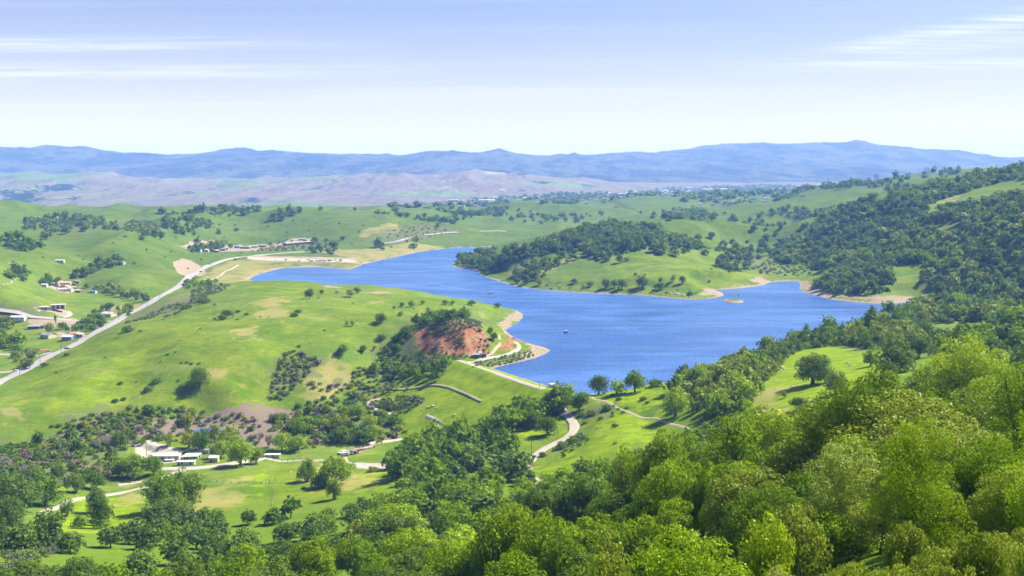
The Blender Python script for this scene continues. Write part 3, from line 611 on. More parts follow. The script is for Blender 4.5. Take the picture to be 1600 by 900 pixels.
# ------------------------------------------------------------------ the dam: one long bank of earth, grassed on the valley side, stone on the water side
def road_mat(name, c0, c1, grassy=0.0):
    m, nt = newmat(name); N = NT(nt)
    b = N.n('ShaderNodeBsdfPrincipled'); o = N.n('ShaderNodeOutputMaterial'); N.l(b.outputs[0], o.inputs[0])
    pos = N.n('ShaderNodeNewGeometry').outputs['Position']
    f = N.noise(pos, 0.5, 6, 0.7); g = N.noise(pos, 0.06, 4, 0.6)
    c = N.mix(N.math('MULTIPLY', g, 0.5), N.mix(f, c0, c1), tuple(x * 0.7 for x in c0))
    ac = N.attr('across'); mid = N.ramp(ac, 0.30, 0.08); edge = N.ramp(N.math('ADD', ac, N.math('MULTIPLY', N.math('SUBTRACT', N.noise(pos, 0.8, 5, 0.75), 0.5), 1.3)), 0.72, 0.95)
    if grassy: c = N.mix(N.math('MULTIPLY', N.math('MULTIPLY', mid, N.ramp(N.noise(pos, 0.3, 4, 0.7), 0.35, 0.6)), grassy), c, (0.16, 0.20, 0.05))
    c = N.mix(edge, c, N.mix(f, (0.15, 0.19, 0.03), (0.28, 0.24, 0.12)))
    N.l(c, b.inputs['Base Color']); b.inputs['Roughness'].default_value = 0.95
    b.inputs['Specular IOR Level'].default_value = 0.2
    N.l(N.bump(f, 0.15, 0.5), b.inputs['Normal']); return m
M_ASPH = road_mat('weathered_asphalt', (0.33, 0.30, 0.30), (0.42, 0.39, 0.39)); M_TRACK = road_mat('dirt_track', (0.36, 0.29, 0.19), (0.50, 0.42, 0.31), 0.8); M_RIP = road_mat('stone_facing', (0.17, 0.15, 0.12), (0.33, 0.29, 0.23))
M_GRAVEL = road_mat('pale_gravel', (0.40, 0.345, 0.275), (0.52, 0.465, 0.39), 0.25)
prof = [(-26, -4.2), (-14, -0.25), (-7, 2.05), (-3.6, 3.2), (3.6, 3.2)] + [(3.6 + k, 3.2 - 0.40 * k) for k in np.arange(3, 100, 3.2)]
nS = 90; sv = np.linspace(-22, DAM_L + 16, nS); V = []
for s_ in sv:
    for t_, z_ in prof:
        x, y = DAM_A + dd * s_ + dn * t_
        j = 0.0 if abs(t_) < 4 else 0.22 * float(fbm(np.array([x / 6]), np.array([y / 6]), 5, 2)[0]) - (0.5 if t_ > 10 else 0)
        V.append((x, y, z_ + j))
K = len(prof); F = []; MI = []
for i in range(nS - 1):
    for k in range(K - 1):
        F.append((i * K + k, i * K + k + 1, (i + 1) * K + k + 1, (i + 1) * K + k)); MI.append(1 if k < 3 else 0)
me = mesh_np('dam', V, F, [M_LAND, M_RIP], True, MI); at = me.attributes.new('vivid_grass', 'FLOAT', 'POINT'); at.data.foreach_set('value', np.full(len(V), 0.8, np.float32))
damobj = tag(link('dam', me), kind='structure')
damtop = lambda x, y: None
ZS = ZG.copy(); mm = (ds > -22) & (ds < DAM_L + 16) & (np.abs(dt) < 62)       # standing surface: land or dam bank
ZS = np.where(mm.reshape(ZG.shape), np.maximum(ZG, damz.reshape(ZG.shape)), ZG)
ZLAND = ZG
def surf(x, y): return ground(x, y, ZS)
_g = ground
def ground(x, y, grid=None): return _g(x, y, ZS if grid is None else grid)

# ------------------------------------------------------------------ roads, tracks and gravel yards
def spline(P, step):
    P = np.asarray(P, float); out = []
    for i in range(len(P) - 1):
        p0 = P[max(i - 1, 0)]; p1 = P[i]; p2 = P[i + 1]; p3 = P[min(i + 2, len(P) - 1)]
        k = max(1, int(np.hypot(*(p2 - p1)[:2]) / step))
        for t in np.arange(k) / k:
            out.append(0.5 * ((2 * p1) + (-p0 + p2) * t + (2 * p0 - 5 * p1 + 4 * p2 - p3) * t * t + (-p0 + 3 * p1 - 3 * p2 + p3) * t ** 3))
    out.append(P[-1]); return np.array(out)
def strip(name, pts, w, mat, lift=0.3, onmesh=True):
    C_ = spline(hits(pts)[:, :2], 3.0); T = np.gradient(C_, axis=0); T /= np.maximum(1e-6, np.hypot(*T.T))[:, None]; Nn = np.stack([-T[:, 1], T[:, 0]], 1)
    ws = w * (1.12 + 0.18 * vnoise(C_[:, 0] / 9, C_[:, 1] / 9, 5)); V = []; K = 5
    for k in range(K):
        q_ = C_ + Nn * ((k / (K - 1) - 0.5) * ws)[:, None]; V.append(q_)
    V = np.stack(V, 1); zz = ground(V[..., 0].ravel(), V[..., 1].ravel()).reshape(V.shape[:2]); zz = np.maximum(zz, (zz.mean(1) - 0.1)[:, None])
    zz = ground(V[..., 0].ravel(), V[..., 1].ravel()).reshape(V.shape[:2]) if w < 4.5 else zz
    zz = zz + lift; zz[:, 0] -= lift + 0.25; zz[:, -1] -= lift + 0.25
    W3 = np.concatenate([V, zz[..., None]], -1).reshape(-1, 3); n_ = len(C_)
    r = np.arange(n_ - 1)[:, None] * K + np.arange(K - 1)[None]; F = np.stack([r, r + K, r + K + 1, r + 1], -1).reshape(-1, 4)
    me = mesh_np(name, W3, F, [mat], True); at = me.attributes.new('across', 'FLOAT', 'POINT'); at.data.foreach_set('value', np.tile(np.abs(np.linspace(-1, 1, K)), n_).astype(np.float32))
    return tag(link(name, me), kind='structure')
HWY = [(-40,617),(0,596),(30,583),(60,567),(100,547),(130,532),(160,515),(190,497),(215,484),(240,470),(262,457),(280,447),(290,438),(305,427.5),(320,418),(338,411),(352,406),(370,402.5),(400,399.5),(430,396.5),(460,394),(510,390.5)]
strip('road', HWY, 10.5, M_ASPH, 0.35)
strip('road', [(-10,484),(30,489),(50,495),(75,497),(100,499),(140,502),(180,501.5)], 7, M_ASPH)
for p, w_ in (([(-10,553),(30,555),(60,555),(75,551)], 8), ([(-10,582),(15,581),(30,578)], 6), ([(600,380),(620,377),(640,371)], 9), ([(660,367),(690,364.5),(715,363)], 9), ([(750,361),(790,361.5)], 9)): strip('road', p, w_, M_ASPH)
R2 = [([(400,719),(385,721),(370,723),(350,726.5),(320,730),(290,732),(250,733)], 9, M_GRAVEL), ([(290,735),(270,739),(255,747),(244,751),(230,752),(210,754),(184,758)], 5, M_GRAVEL), ([(246,759),(232,760),(215,764),(190,770),(165,774),(140,777),(110,783),(90,793),(66,801)], 5.5, M_GRAVEL),
      ([(400,719),(415,716),(425,719),(450,721),(480,720),(505,719)], 4.5, M_GRAVEL), ([(575,632),(577,627),(585,624.5),(596,623)], 4, M_TRACK), ([(577,630),(580,636),(590,641),(603,645)], 5, M_GRAVEL), ([(603,645),(615,648)], 4, M_GRAVEL),
      ([(663,655),(675,661),(684,668),(683,673),(672,677),(655,681),(630,686),(600,690),(570,694)], 5.2, M_GRAVEL), ([(684,671),(700,672),(716,673)], 4.5, M_GRAVEL), ([(738,672),(728,677),(718,684),(710,690)], 2.6, M_GRAVEL),
      ([(720,696),(714,706),(709,718)], 1.5, M_TRACK), ([(726,696),(722,706),(717,716)], 1.5, M_TRACK), ([(606,607),(630,608),(650,605.5),(672,601.5),(690,602.5),(705,606),(722,613),(738,620),(752,627)], 2.2, M_TRACK),
      ([(873,628),(879,642),(890,652),(897,662),(898,671),(890,681),(872,691),(852,701),(836,713),(827,722),(820,732)], 6.2, M_GRAVEL), ([(832,747),(840,752),(850,757),(856,763)], 5, M_TRACK),
      ([(925,616),(921,620),(928,624),(945,627),(962,636),(982,644),(1000,652),(1026,654),(1045,662),(1068,668),(1092,677)], 2.6, M_TRACK), ([(908,620),(925,613),(945,606)], 4, M_TRACK),
      ([(690,778),(740,785),(760,787),(800,789)], 2.6, M_TRACK), ([(105,487),(109,491),(106,494),(98,496)], 5, M_GRAVEL), ([(320,440),(335,435),(345,430),(350,425),(362,420),(372,414)], 4, M_GRAVEL), ([(334,435),(341,441)], 4, M_TRACK),
      ([(716,563),(740,571),(765,579.5),(795,590),(825,600),(852,608)], 4.6, M_GRAVEL), ([(728,567),(745,564),(765,559),(785,555.5),(800,551),(808,546),(811,541),(807,536),(803,534)], 4.4, M_GRAVEL), ([(755,561),(768,551),(777,542),(781,534),(779,523)], 2.6, M_TRACK),
      ([(555,724),(580,725),(600,723),(610,719)], 4, M_GRAVEL), ([(539,714),(541,720),(550,725)], 3, M_TRACK), ([(250,723),(268,722),(285,719.5)], 4, M_GRAVEL), ([(1500,410),(1550,415),(1600,420)], 4, M_TRACK)]
for p, w_, m_ in R2: strip('track' if m_ is M_TRACK else 'road', p, w_, m_, 0.28)

def yard(name, pts, mat, step=1.5, lift=0.18):
    P = area(pts); lo = P.min(0); hi = P.max(0); nx = int((hi[0] - lo[0]) / step) + 2; ny = int((hi[1] - lo[1]) / step) + 2
    gx, gy = np.meshgrid(lo[0] + np.arange(nx) * step, lo[1] + np.arange(ny) * step); Q_ = np.stack([gx.ravel(), gy.ravel()], 1)
    jit = fbm(Q_[:, 0] / 5, Q_[:, 1] / 5, 9, 2) * 2.5; d = poly_dist(Q_, P); d = np.where(inside(Q_, P), d, -d) + jit
    ok = (d > 0).reshape(ny, nx); z = ground(Q_[:, 0], Q_[:, 1]) + lift
    r, c = np.where(ok[:-1, :-1] & ok[1:, :-1] & ok[:-1, 1:] & ok[1:, 1:]); F = np.stack([r * nx + c, r * nx + c + 1, (r + 1) * nx + c + 1, (r + 1) * nx + c], 1)
    used, inv = np.unique(F, return_inverse=True); V = np.column_stack([Q_, z])[used]; me = mesh_np(name, V, inv.reshape(F.shape), [mat], True)
    at = me.attributes.new('across', 'FLOAT', 'POINT'); at.data.foreach_set('value', np.clip(0.95 - d[used] / 4, 0.15, 0.9).astype(np.float32)); return tag(link(name, me), kind='structure')
yard('gravel_yard', [(205,694),(212,690),(236,688),(245,692),(262,695),(284,703),(282,709),(255,712),(228,717),(213,720)], M_GRAVEL)
yard('gravel_yard', [(555,723),(575,724),(600,725),(628,729),(625,738),(618,743),(600,737),(580,734),(556,733)], M_GRAVEL)
yard('car_park', [(385,401),(440,403),(500,405.5),(545,406),(560,408.5),(556,410.5),(520,410),(470,409),(420,408),(385,405)], M_GRAVEL, 3.0)
# ------------------------------------------------------------------ foliage and bark
def leaf_mat(name, lo, hi, tr=0.30, spread=1.0, gloss=0.5, spec=0.04):
    m, nt = newmat(name); N = NT(nt)
    o = N.n('ShaderNodeOutputMaterial'); oi = N.n('ShaderNodeObjectInfo'); tone = N.attr('tone'); 
    r = N.math('ADD', N.math('MULTIPLY', oi.outputs['Random'], 0.55 * spread), N.math('MULTIPLY', tone, 0.65), clamp=True)
    c = N.mix(r, lo, hi)
    old = N.math('MULTIPLY', N.ramp(N.math('FRACT', N.math('MULTIPLY', oi.outputs['Random'], 7.31)), 0.72, 1.0), 0.30)
    c = N.mix(old, c, (hi[0] * 1.15, hi[1] * 0.95, hi[2] * 1.5))
    b = N.n('ShaderNodeBsdfPrincipled'); N.l(c, b.inputs['Base Color']); b.inputs['Roughness'].default_value = gloss; b.inputs['Specular IOR Level'].default_value = spec
    t = N.n('ShaderNodeBsdfTranslucent'); N.l(N.mix(0.35, c, (hi[0] * 1.3, hi[1] * 1.35, hi[2] * 0.7)), t.inputs['Color'])
    x = N.n('ShaderNodeMixShader'); x.inputs[0].default_value = tr; N.l(b.outputs[0], x.inputs[1]); N.l(t.outputs[0], x.inputs[2]); N.l(x.outputs[0], o.inputs[0])
    return m
FOL = {
 'dark':  leaf_mat('evergreen_leaves', (0.055, 0.122, 0.006), (0.165, 0.262, 0.010), 0.30),
 'green': leaf_mat('fresh_oak_leaves', (0.105, 0.200, 0.003), (0.250, 0.360, 0.005), 0.32),
 'lime':  leaf_mat('spring_leaves', (0.190, 0.320, 0.002), (0.360, 0.470, 0.005), 0.32, spec=0.12),
 'grey':  leaf_mat('blue_oak_leaves', (0.075, 0.145, 0.020), (0.170, 0.250, 0.032), 0.30),
 'olive': leaf_mat('olive_leaves', (0.110, 0.165, 0.006), (0.320, 0.380, 0.030), 0.26, spec=0.10),
 'yellow': leaf_mat('flowering_leaves', (0.190, 0.280, 0.014), (0.400, 0.460, 0.080), 0.28, spec=0.10),
 'bare':  leaf_mat('bare_twigs', (0.130, 0.095, 0.070), (0.260, 0.200, 0.160), 0.0),
 'sage':  leaf_mat('sagebrush_leaves', (0.110, 0.150, 0.080), (0.210, 0.240, 0.150), 0.15),
}
M_BARK = simple('bark', (0.13, 0.105, 0.085), 0.95, var=0.4, scale=3.0)
M_PALEBARK = simple('pale_bark', (0.36, 0.32, 0.28), 0.95, var=0.3, scale=3.0)
# ------------------------------------------------------------------ crowns: many small leaf faces spread over clumps
def rot_frames(nrm, rng):
    r = rng.normal(size=nrm.shape); t = np.cross(nrm, r); t /= np.maximum(1e-6, np.linalg.norm(t, axis=1))[:, None]; return t, np.cross(nrm, t)
def clumps_for(style, rng):
    """clump centres and radii in a crown of half-width 1; z from 0 (ground) upward"""
    C, R = [], []
    if style == 'dome': n, zc, ax, rr = 34, 1.00, (0.80, 0.80, 0.60), (0.24, 0.40)
    elif style == 'wide': n, zc, ax, rr = 38, 0.80, (0.84, 0.84, 0.42), (0.20, 0.36)
    elif style == 'tall': n, zc, ax, rr = 36, 1.55, (0.68, 0.68, 1.10), (0.22, 0.40)
    elif style == 'spire': n, zc, ax, rr = 30, 1.9, (0.5, 0.5, 1.7), (0.22, 0.42)
    elif style == 'open': n, zc, ax, rr = 26, 1.05, (0.86, 0.86, 0.62), (0.16, 0.30)
    elif style == 'low': n, zc, ax, rr = 26, 0.30, (0.85, 0.85, 0.42), (0.22, 0.42)
    elif style == 'palm': n, zc, ax, rr = 9, 2.6, (0.5, 0.5, 0.5), (0.3, 0.4)
    gold = 2.399963
    if style in ('dome', 'wide', 'tall', 'open'):
        nl = 6; zc = {'dome': .80, 'wide': .66, 'tall': 1.30, 'open': .85}[style]; h = {'dome': .30, 'wide': .18, 'tall': .75, 'open': .32}[style]
        for j in range(nl):
            a = j * 6.283 / (nl - 1) + rng.uniform(-.5, .5); d = 0 if j == 0 else rng.uniform(.36, .56); lr = rng.uniform(.40, .58) if j else .55
            lc = np.array([d * math.cos(a), d * math.sin(a), zc + (h if j == 0 else rng.uniform(-h * 1.3, h * .7))])
            m = 11 if j == 0 else 9
            for i in range(m):
                z = 1 - 1.75 * (i + .5) / m; rd = math.sqrt(max(.05, 1 - z * z)); b = i * gold + rng.uniform(-.6, .6); k = lr * rng.uniform(.75, 1.12)
                C.append(tuple(lc + np.array([rd * math.cos(b) * k, rd * math.sin(b) * k, z * k * .85]))); R.append(rng.uniform(*rr) * .80)
            C.append(tuple(lc)); R.append(lr * .6)
        C = np.array(C); R = np.array(R); C[:, :2] *= 0.93; C[:, 2] = np.maximum(C[:, 2], 0.10 + R * .45 + (.12 if style == 'open' else 0)); return C, R
    for i in range(n):
        t = (i + 0.5) / n; z = 1 - 1.62 * t; z = max(z, -0.75); rad = math.sqrt(max(0.05, 1 - z * z)); a = i * gold + rng.uniform(-.5, .5)
        k = rng.uniform(0.72, 1.08); lob = 1 + 0.16 * math.sin(a * 2 + 1.3) + 0.10 * math.sin(a * 3 + 4)
        if style == 'spire': k *= (1 - 0.45 * max(0, z))
        C.append((ax[0] * rad * math.cos(a) * k * lob, ax[1] * rad * math.sin(a) * k * lob, zc + ax[2] * z * k)); R.append(rng.uniform(*rr))
    for i in range(n // 5): C.append((rng.uniform(-.4, .4) * ax[0], rng.uniform(-.4, .4) * ax[1], zc + rng.uniform(-.1, .5) * ax[2])); R.append(rr[1] * 1.15)
    C = np.array(C); R = np.array(R)
    low = 0.04 if style == 'low' else 0.28
    C[:, 2] = np.maximum(C[:, 2], low + R * 0.5); return C, R
def crown_arrays(style, seed, nleaf, leaf, quad=True, flat=0.62):
    rng = np.random.default_rng(seed); C, R = clumps_for(style, rng); w = R ** 2; w /= w.sum()
    ci = rng.choice(len(C), nleaf, p=w); d = rng.normal(size=(nleaf, 3)); d[:, 2] = d[:, 2] * 0.9 + 0.22; d /= np.linalg.norm(d, axis=1)[:, None]
    rad = R[ci] * (0.55 + 0.50 * rng.random(nleaf) ** 0.6)
    P = C[ci] + d * rad[:, None] * np.array([1, 1, 0.78])
    ctr = np.array([0, 0, C[:, 2].mean() - 0.2]); outw = P - ctr; outw /= np.maximum(1e-6, np.linalg.norm(outw, axis=1))[:, None]
    # leaves well inside the crown would never be seen: push them toward the skin
    nrm = d * 0.55 + outw * 0.40 + rng.normal(size=(nleaf, 3)) * (1 - flat) * 1.5; nrm[:, 2] += 0.22; nrm /= np.linalg.norm(nrm, axis=1)[:, None]
    T, B = rot_frames(nrm, rng); s = leaf * rng.uniform(0.6, 1.35, nleaf)[:, None]
    tone_c = rng.random(len(C)); tone = np.clip(tone_c[ci] * 0.55 + rng.random(nleaf) * 0.45, 0, 1)
    if quad:
        e = rng.uniform(0.45, 0.8, nleaf)[:, None]
        V = np.stack([P - T * s, P - B * s * e, P + T * s, P + B * s * e], 1)
    else: V = np.stack([P - T * s * 0.9 - B * s * .6, P + T * s * 0.9 - B * s * .5, P + B * s], 1)
    k = V.shape[1]; return V.reshape(-1, 3), np.arange(nleaf * k).reshape(-1, k), np.repeat(tone, k), C, R
def trunk_mesh(name, style, C, mat, seed, limbs=7, k=6):
    rng = np.random.default_rng(seed); b = MB(); r0 = {'low': 0.03, 'spire': 0.055, 'palm': 0.06}.get(style, 0.085)
    fork = 0.12 if style == 'low' else (0.7 if style in ('tall', 'spire') else 0.34)
    lean = rng.uniform(-.06, .06, 2); tip = Vector((lean[0], lean[1], fork))
    b.tube((0, 0, -0.45), (0, 0, 0.0), r0 * 1.45, r0 * 1.3, k); b.tube((0, 0, 0), (lean[0] * .5, lean[1] * .5, fork * .5), r0 * 1.3, r0, k); b.tube((lean[0] * .5, lean[1] * .5, fork * .5), tip, r0, r0 * .85, k)
    pick = rng.permutation(len(C))[:limbs]
    for i in pick:
        q = Vector(C[i]); m = tip.lerp(q, 0.5) + Vector((rng.uniform(-.07, .07), rng.uniform(-.07, .07), -0.06)); b.tube(tip, m, r0 * .55, r0 * .36, k - 1, False); b.tube(m, q, r0 * .36, r0 * .12, k - 1, False)
        for _ in range(2):
            p2 = q + Vector(rng.uniform(-.28, .28, 3)); b.tube(m.lerp(q, .5), p2, r0 * .2, r0 * .06, 4, False)
    return b.mesh(name, mat, True)
def bare_mesh(name, seed, depth=4, spread=0.62):
    rng = np.random.default_rng(seed); b = MB()
    def grow_(p, d, L, r, g):
        q = p + d * L; b.tube(p, q, r, r * .65, 4 if g > 1 else 3, False)
        if g == 0: return
        for _ in range(3 if g > 1 else 4):
            d2 = (d + Vector(rng.normal(size=3)) * spread); d2.z = abs(d2.z) * 0.8 + 0.1; d2.normalize(); grow_(q, d2, L * rng.uniform(.62, .82), r * .62, g - 1)
    for k in range(3):
        a = k * 2.1 + rng.uniform(-.4, .4); grow_(Vector((0, 0, -0.2)), Vector((math.cos(a) * .35, math.sin(a) * .35, 1)).normalized(), 0.50, 0.05, depth)
    return b
PROTO = {}
LOD = {0: (26000, 0.021, True), 1: (9000, 0.038, True), 2: (3000, 0.060, True), 3: (650, 0.105, False), 4: (260, 0.165, False)}
def proto(style, lod, var):
    key = (style, lod, var)
    if key in PROTO: return PROTO[key]
    sd = 1000 + 17 * var + 131 * ['dome', 'wide', 'tall', 'spire', 'open', 'low', 'palm', 'twig'].index(style)
    if style == 'twig':
        b = bare_mesh('t', sd, 4 if lod <= 2 else 3); me = b.mesh('trunk', M_PALEBARK, False); V = np.array(b.v); 
        rng = np.random.default_rng(sd); nl = {0: 5000, 1: 3000, 2: 1500, 3: 420, 4: 200}[lod]; i = rng.integers(len(V) // 3, len(V), nl); P = V[i] + rng.normal(size=(nl, 3)) * 0.07
        d = rng.normal(size=(nl, 3)); d /= np.linalg.norm(d, axis=1)[:, None]; T, B = rot_frames(d, rng); s = 0.06 if lod < 3 else 0.10; w = s * .10 if lod < 3 else s * .3
        F3 = np.stack([P - T * s - B * w, P + T * s, P - T * s + B * w], 1).reshape(-1, 3); cm = mesh_np('crown', F3, np.arange(len(F3)).reshape(-1, 3), [FOL['bare']]); at = cm.attributes.new('tone', 'FLOAT', 'POINT'); at.data.foreach_set('value', rng.random(len(F3)).astype(np.float32))
        PROTO[key] = (cm, me); return PROTO[key]
    n, s, qd = LOD[lod]
    if style == 'spire': n = int(n * 1.2)
    if style == 'open': n = int(n * 0.72)
    V, F, tone, C, R = crown_arrays(style, sd, n, s, qd, 0.40 if lod == 0 else 0.62)
    cm = mesh_np('crown', V, F, [FOL['dark']]); at = cm.attributes.new('tone', 'FLOAT', 'POINT'); at.data.foreach_set('value', tone.astype(np.float32))
    tm = trunk_mesh('trunk', style, C, M_BARK, sd, 8 if lod <= 1 else 5, 7 if lod <= 1 else 5); PROTO[key] = (cm, tm); return PROTO[key]
TREES = []     # every individual tree and bush, for the report and for keeping distance
def spot(px, py): return hit(px, py)
def plant_tree(name, P, half, kind, style='dome', label=None, group=None, cat='tree', hs=1.0, px=None, lodk=None):
    """half: half-width of the crown in metres"""
    d = P[1]; wpx = 2 * half / d * FPX * 0.64
    lod = lodk if lodk is not None else (0 if wpx > 95 else 1 if wpx > 44 else 2 if wpx > 18 else 3)
    nv = {0: 2, 1: 3, 2: 4, 3: 4, 4: 3}[lod]
    cm, tm = proto(style, lod, random.randrange(nv))
    e = empty(name, (P[0], P[1], P[2]), random.uniform(0, 6.283)); s = half * random.uniform(0.96, 1.04); e.scale = (s, s * random.uniform(.9, 1.1), s * hs * random.uniform(.92, 1.08))
    c = link('crown', cm, e); t = link('trunk', tm, e)
    if style != 'twig':
        c.material_slots[0].link = 'OBJECT'; c.material_slots[0].material = FOL[kind]
    tag(e, label, cat, group)
    TREES.append(dict(o=e, x=P[0], y=P[1], z=P[2], w=wpx, kind=kind, style=style, half=half, px=px)); return e
# joined vegetation for what is past counting: one mesh, several leaf materials
class Mass:
    def __init__(s, name, lod_style=None): s.name = name; s.V = []; s.F = []; s.T = []; s.M = []; s.n = 0; s.cache = {}
    def get(s, style, var, n, leaf):
        k = (style, var, n)
        if k not in s.cache: V, F, t, C, R = crown_arrays(style, 5000 + var * 31 + len(style), n, leaf, False); s.cache[k] = (V, F, t)
        return s.cache[k]
    def add(s, P, half, kind, style, hs=1.0, n=200, leaf=0.19):
        V, F, t = s.get(style, random.randrange(5), n, leaf); a = random.uniform(0, 6.28); c_, s_ = math.cos(a), math.sin(a)
        X = np.stack([(V[:, 0] * c_ - V[:, 1] * s_) * half, (V[:, 0] * s_ + V[:, 1] * c_) * half, V[:, 2] * half * hs], 1) + np.asarray(P)
        # a stem under the crown
        r = half * 0.09; b = np.asarray(P) - [0, 0, 1.0]; st = np.array([b + [r, 0, 0], b + [-r * .5, r * .87, 0], b + [-r * .5, -r * .87, 0], np.asarray(P) + [0, 0, half * 0.7]])
        base = s.n; s.V += [X, st]; s.F += [F + base, np.array([[0, 1, 3], [1, 2, 3], [2, 0, 3]]) + base + len(X)]
        tn = random.uniform(-0.25, 0.35); s.T += [np.clip(t + tn, 0, 1.2), np.zeros(4)]; s.n += len(X) + 4
        mi = list(FOL).index(kind); s.M += [np.full(len(F), mi), np.full(3, len(FOL))]
    def build(s):
        if not s.V: return None
        me = mesh_np(s.name, np.concatenate(s.V), np.concatenate(s.F), list(FOL.values()) + [M_BARK], False, np.concatenate(s.M))
        at = me.attributes.new('tone', 'FLOAT', 'POINT'); at.data.foreach_set('value', np.concatenate(s.T).astype(np.float32)); return tag(link(s.name, me), kind='stuff')
def scatter(pts, spacing, tries=4000, keep=None, poly=None, ex=()):
    """spots at least `spacing` apart on the land inside an area outlined by sight lines"""
    P = area(pts) if poly is None else poly; lo = P.min(0); hi = P.max(0); out = np.zeros((0, 2)); res = []
    n = int(min(tries, (hi[0] - lo[0]) * (hi[1] - lo[1]) / spacing ** 2 * 5)) + 20
    c = RNG.uniform(lo, hi, (n, 2)); c = c[inside(c, P)]
    for e in ex:
        if len(c): c = c[~inside(c, area(e))]
    cell = {}
    for x, y in c:
        k = (int(x // spacing), int(y // spacing)); ok = True
        for i in (-1, 0, 1):
            for j in (-1, 0, 1):
                for (a, b) in cell.get((k[0] + i, k[1] + j), ()):
                    if (a - x) ** 2 + (b - y) ** 2 < spacing ** 2: ok = False
        if ok: cell.setdefault(k, []).append((x, y)); res.append((x, y))
    R = np.array(res).reshape(-1, 2); z = ground(R[:, 0], R[:, 1]) if len(R) else np.zeros(0)
    W3 = np.column_stack([R, z])
    if len(R): W3 = W3[~inside(R, LAKE)]
    if len(W3): W3 = W3[~inside(W3[:, :2], POND)]
    return W3
# ------------------------------------------------------------------ where the trees stand
CAND = []
KADJ = {'dark': 'dark green', 'green': 'fresh green', 'lime': 'bright lime green', 'grey': 'grey green', 'olive': 'olive green', 'yellow': 'pale yellow green', 'bare': 'bare brown', 'sage': 'silvery green'}
SADJ = {'dome': 'round', 'wide': 'broad', 'tall': 'tall', 'spire': 'narrow pointed', 'open': 'airy', 'low': 'low', 'palm': 'palm', 'twig': 'leafless'}
TOPZ = {}
def topz(style):
    if style not in TOPZ:
        TOPZ[style] = 1.9 if style == 'twig' else float(crown_arrays(style, 1000 + 131 * ['dome', 'wide', 'tall', 'spire', 'open', 'low', 'palm'].index(style), 300, .05, False)[0][:, 2].max())
    return TOPZ[style]
def cand(name, P, half, kind, style, region, label=None, hs=1.0, force=False):
    CAND.append(dict(name=name, P=np.asarray(P, float), half=half, kind=kind, style=style, region=region, label=label, hs=hs, force=force))
def lone(px, py, w, kind, style, label, h=None, name='oak_tree'):
    """base at (px, py), crown w across and (if given) h high as surveyed"""
    P = hit(px, py); k = P[1] / FPX / 1.0; half = w * k / 2; hs = 1.0 if h is None else (h * k) / (half * topz(style)) * 1.02
    cand(name, P, half, kind, style, None, label, hs, True)
def fore(px, ptop, w, Y, kind, style, label, name='oak_tree'):
    a, s = ray(px, ptop); x = float(a * Y); z = float(ground(x, Y)); top = HC + float(s) * Y; half = w * Y / FPX / 2; H_ = max(2.0, top - z)
    want = half * topz(style); hs = min(2.0, max(0.55, H_ / want))
    cand(name, (x, Y, z - max(0, want * hs * 0 )), half, kind, style, None, label, hs, True)
def grove(pts, spacing, r0, r1, kinds, styles, region, name='oak_tree', keepf=None, hs=(0.85, 1.2), ex=(), tries=20000):
    for P in scatter(pts, spacing, tries, ex=ex):
        if keepf is not None and vnoise(np.array([P[0] / keepf[0]]), np.array([P[1] / keepf[0]]), 77)[0] < keepf[1]: continue
        pk = float(vnoise(np.array([P[0] / 70]), np.array([P[1] / 90]), 55)[0]) * .5 + .5
        kd = kinds[min(len(kinds) - 1, int(pk * len(kinds)))] if random.random() < 0.5 else random.choice(kinds)
        u = random.random() ** 1.6; cand(name, P, r0 * .85 + (r1 * 1.12 - r0 * .85) * u, kd, random.choice(styles), region, None, random.uniform(*hs))
D, G, L_, GY_, O_, Ye, B_, S_ = 'dark', 'green', 'lime', 'grey', 'olive', 'yellow', 'bare', 'sage'
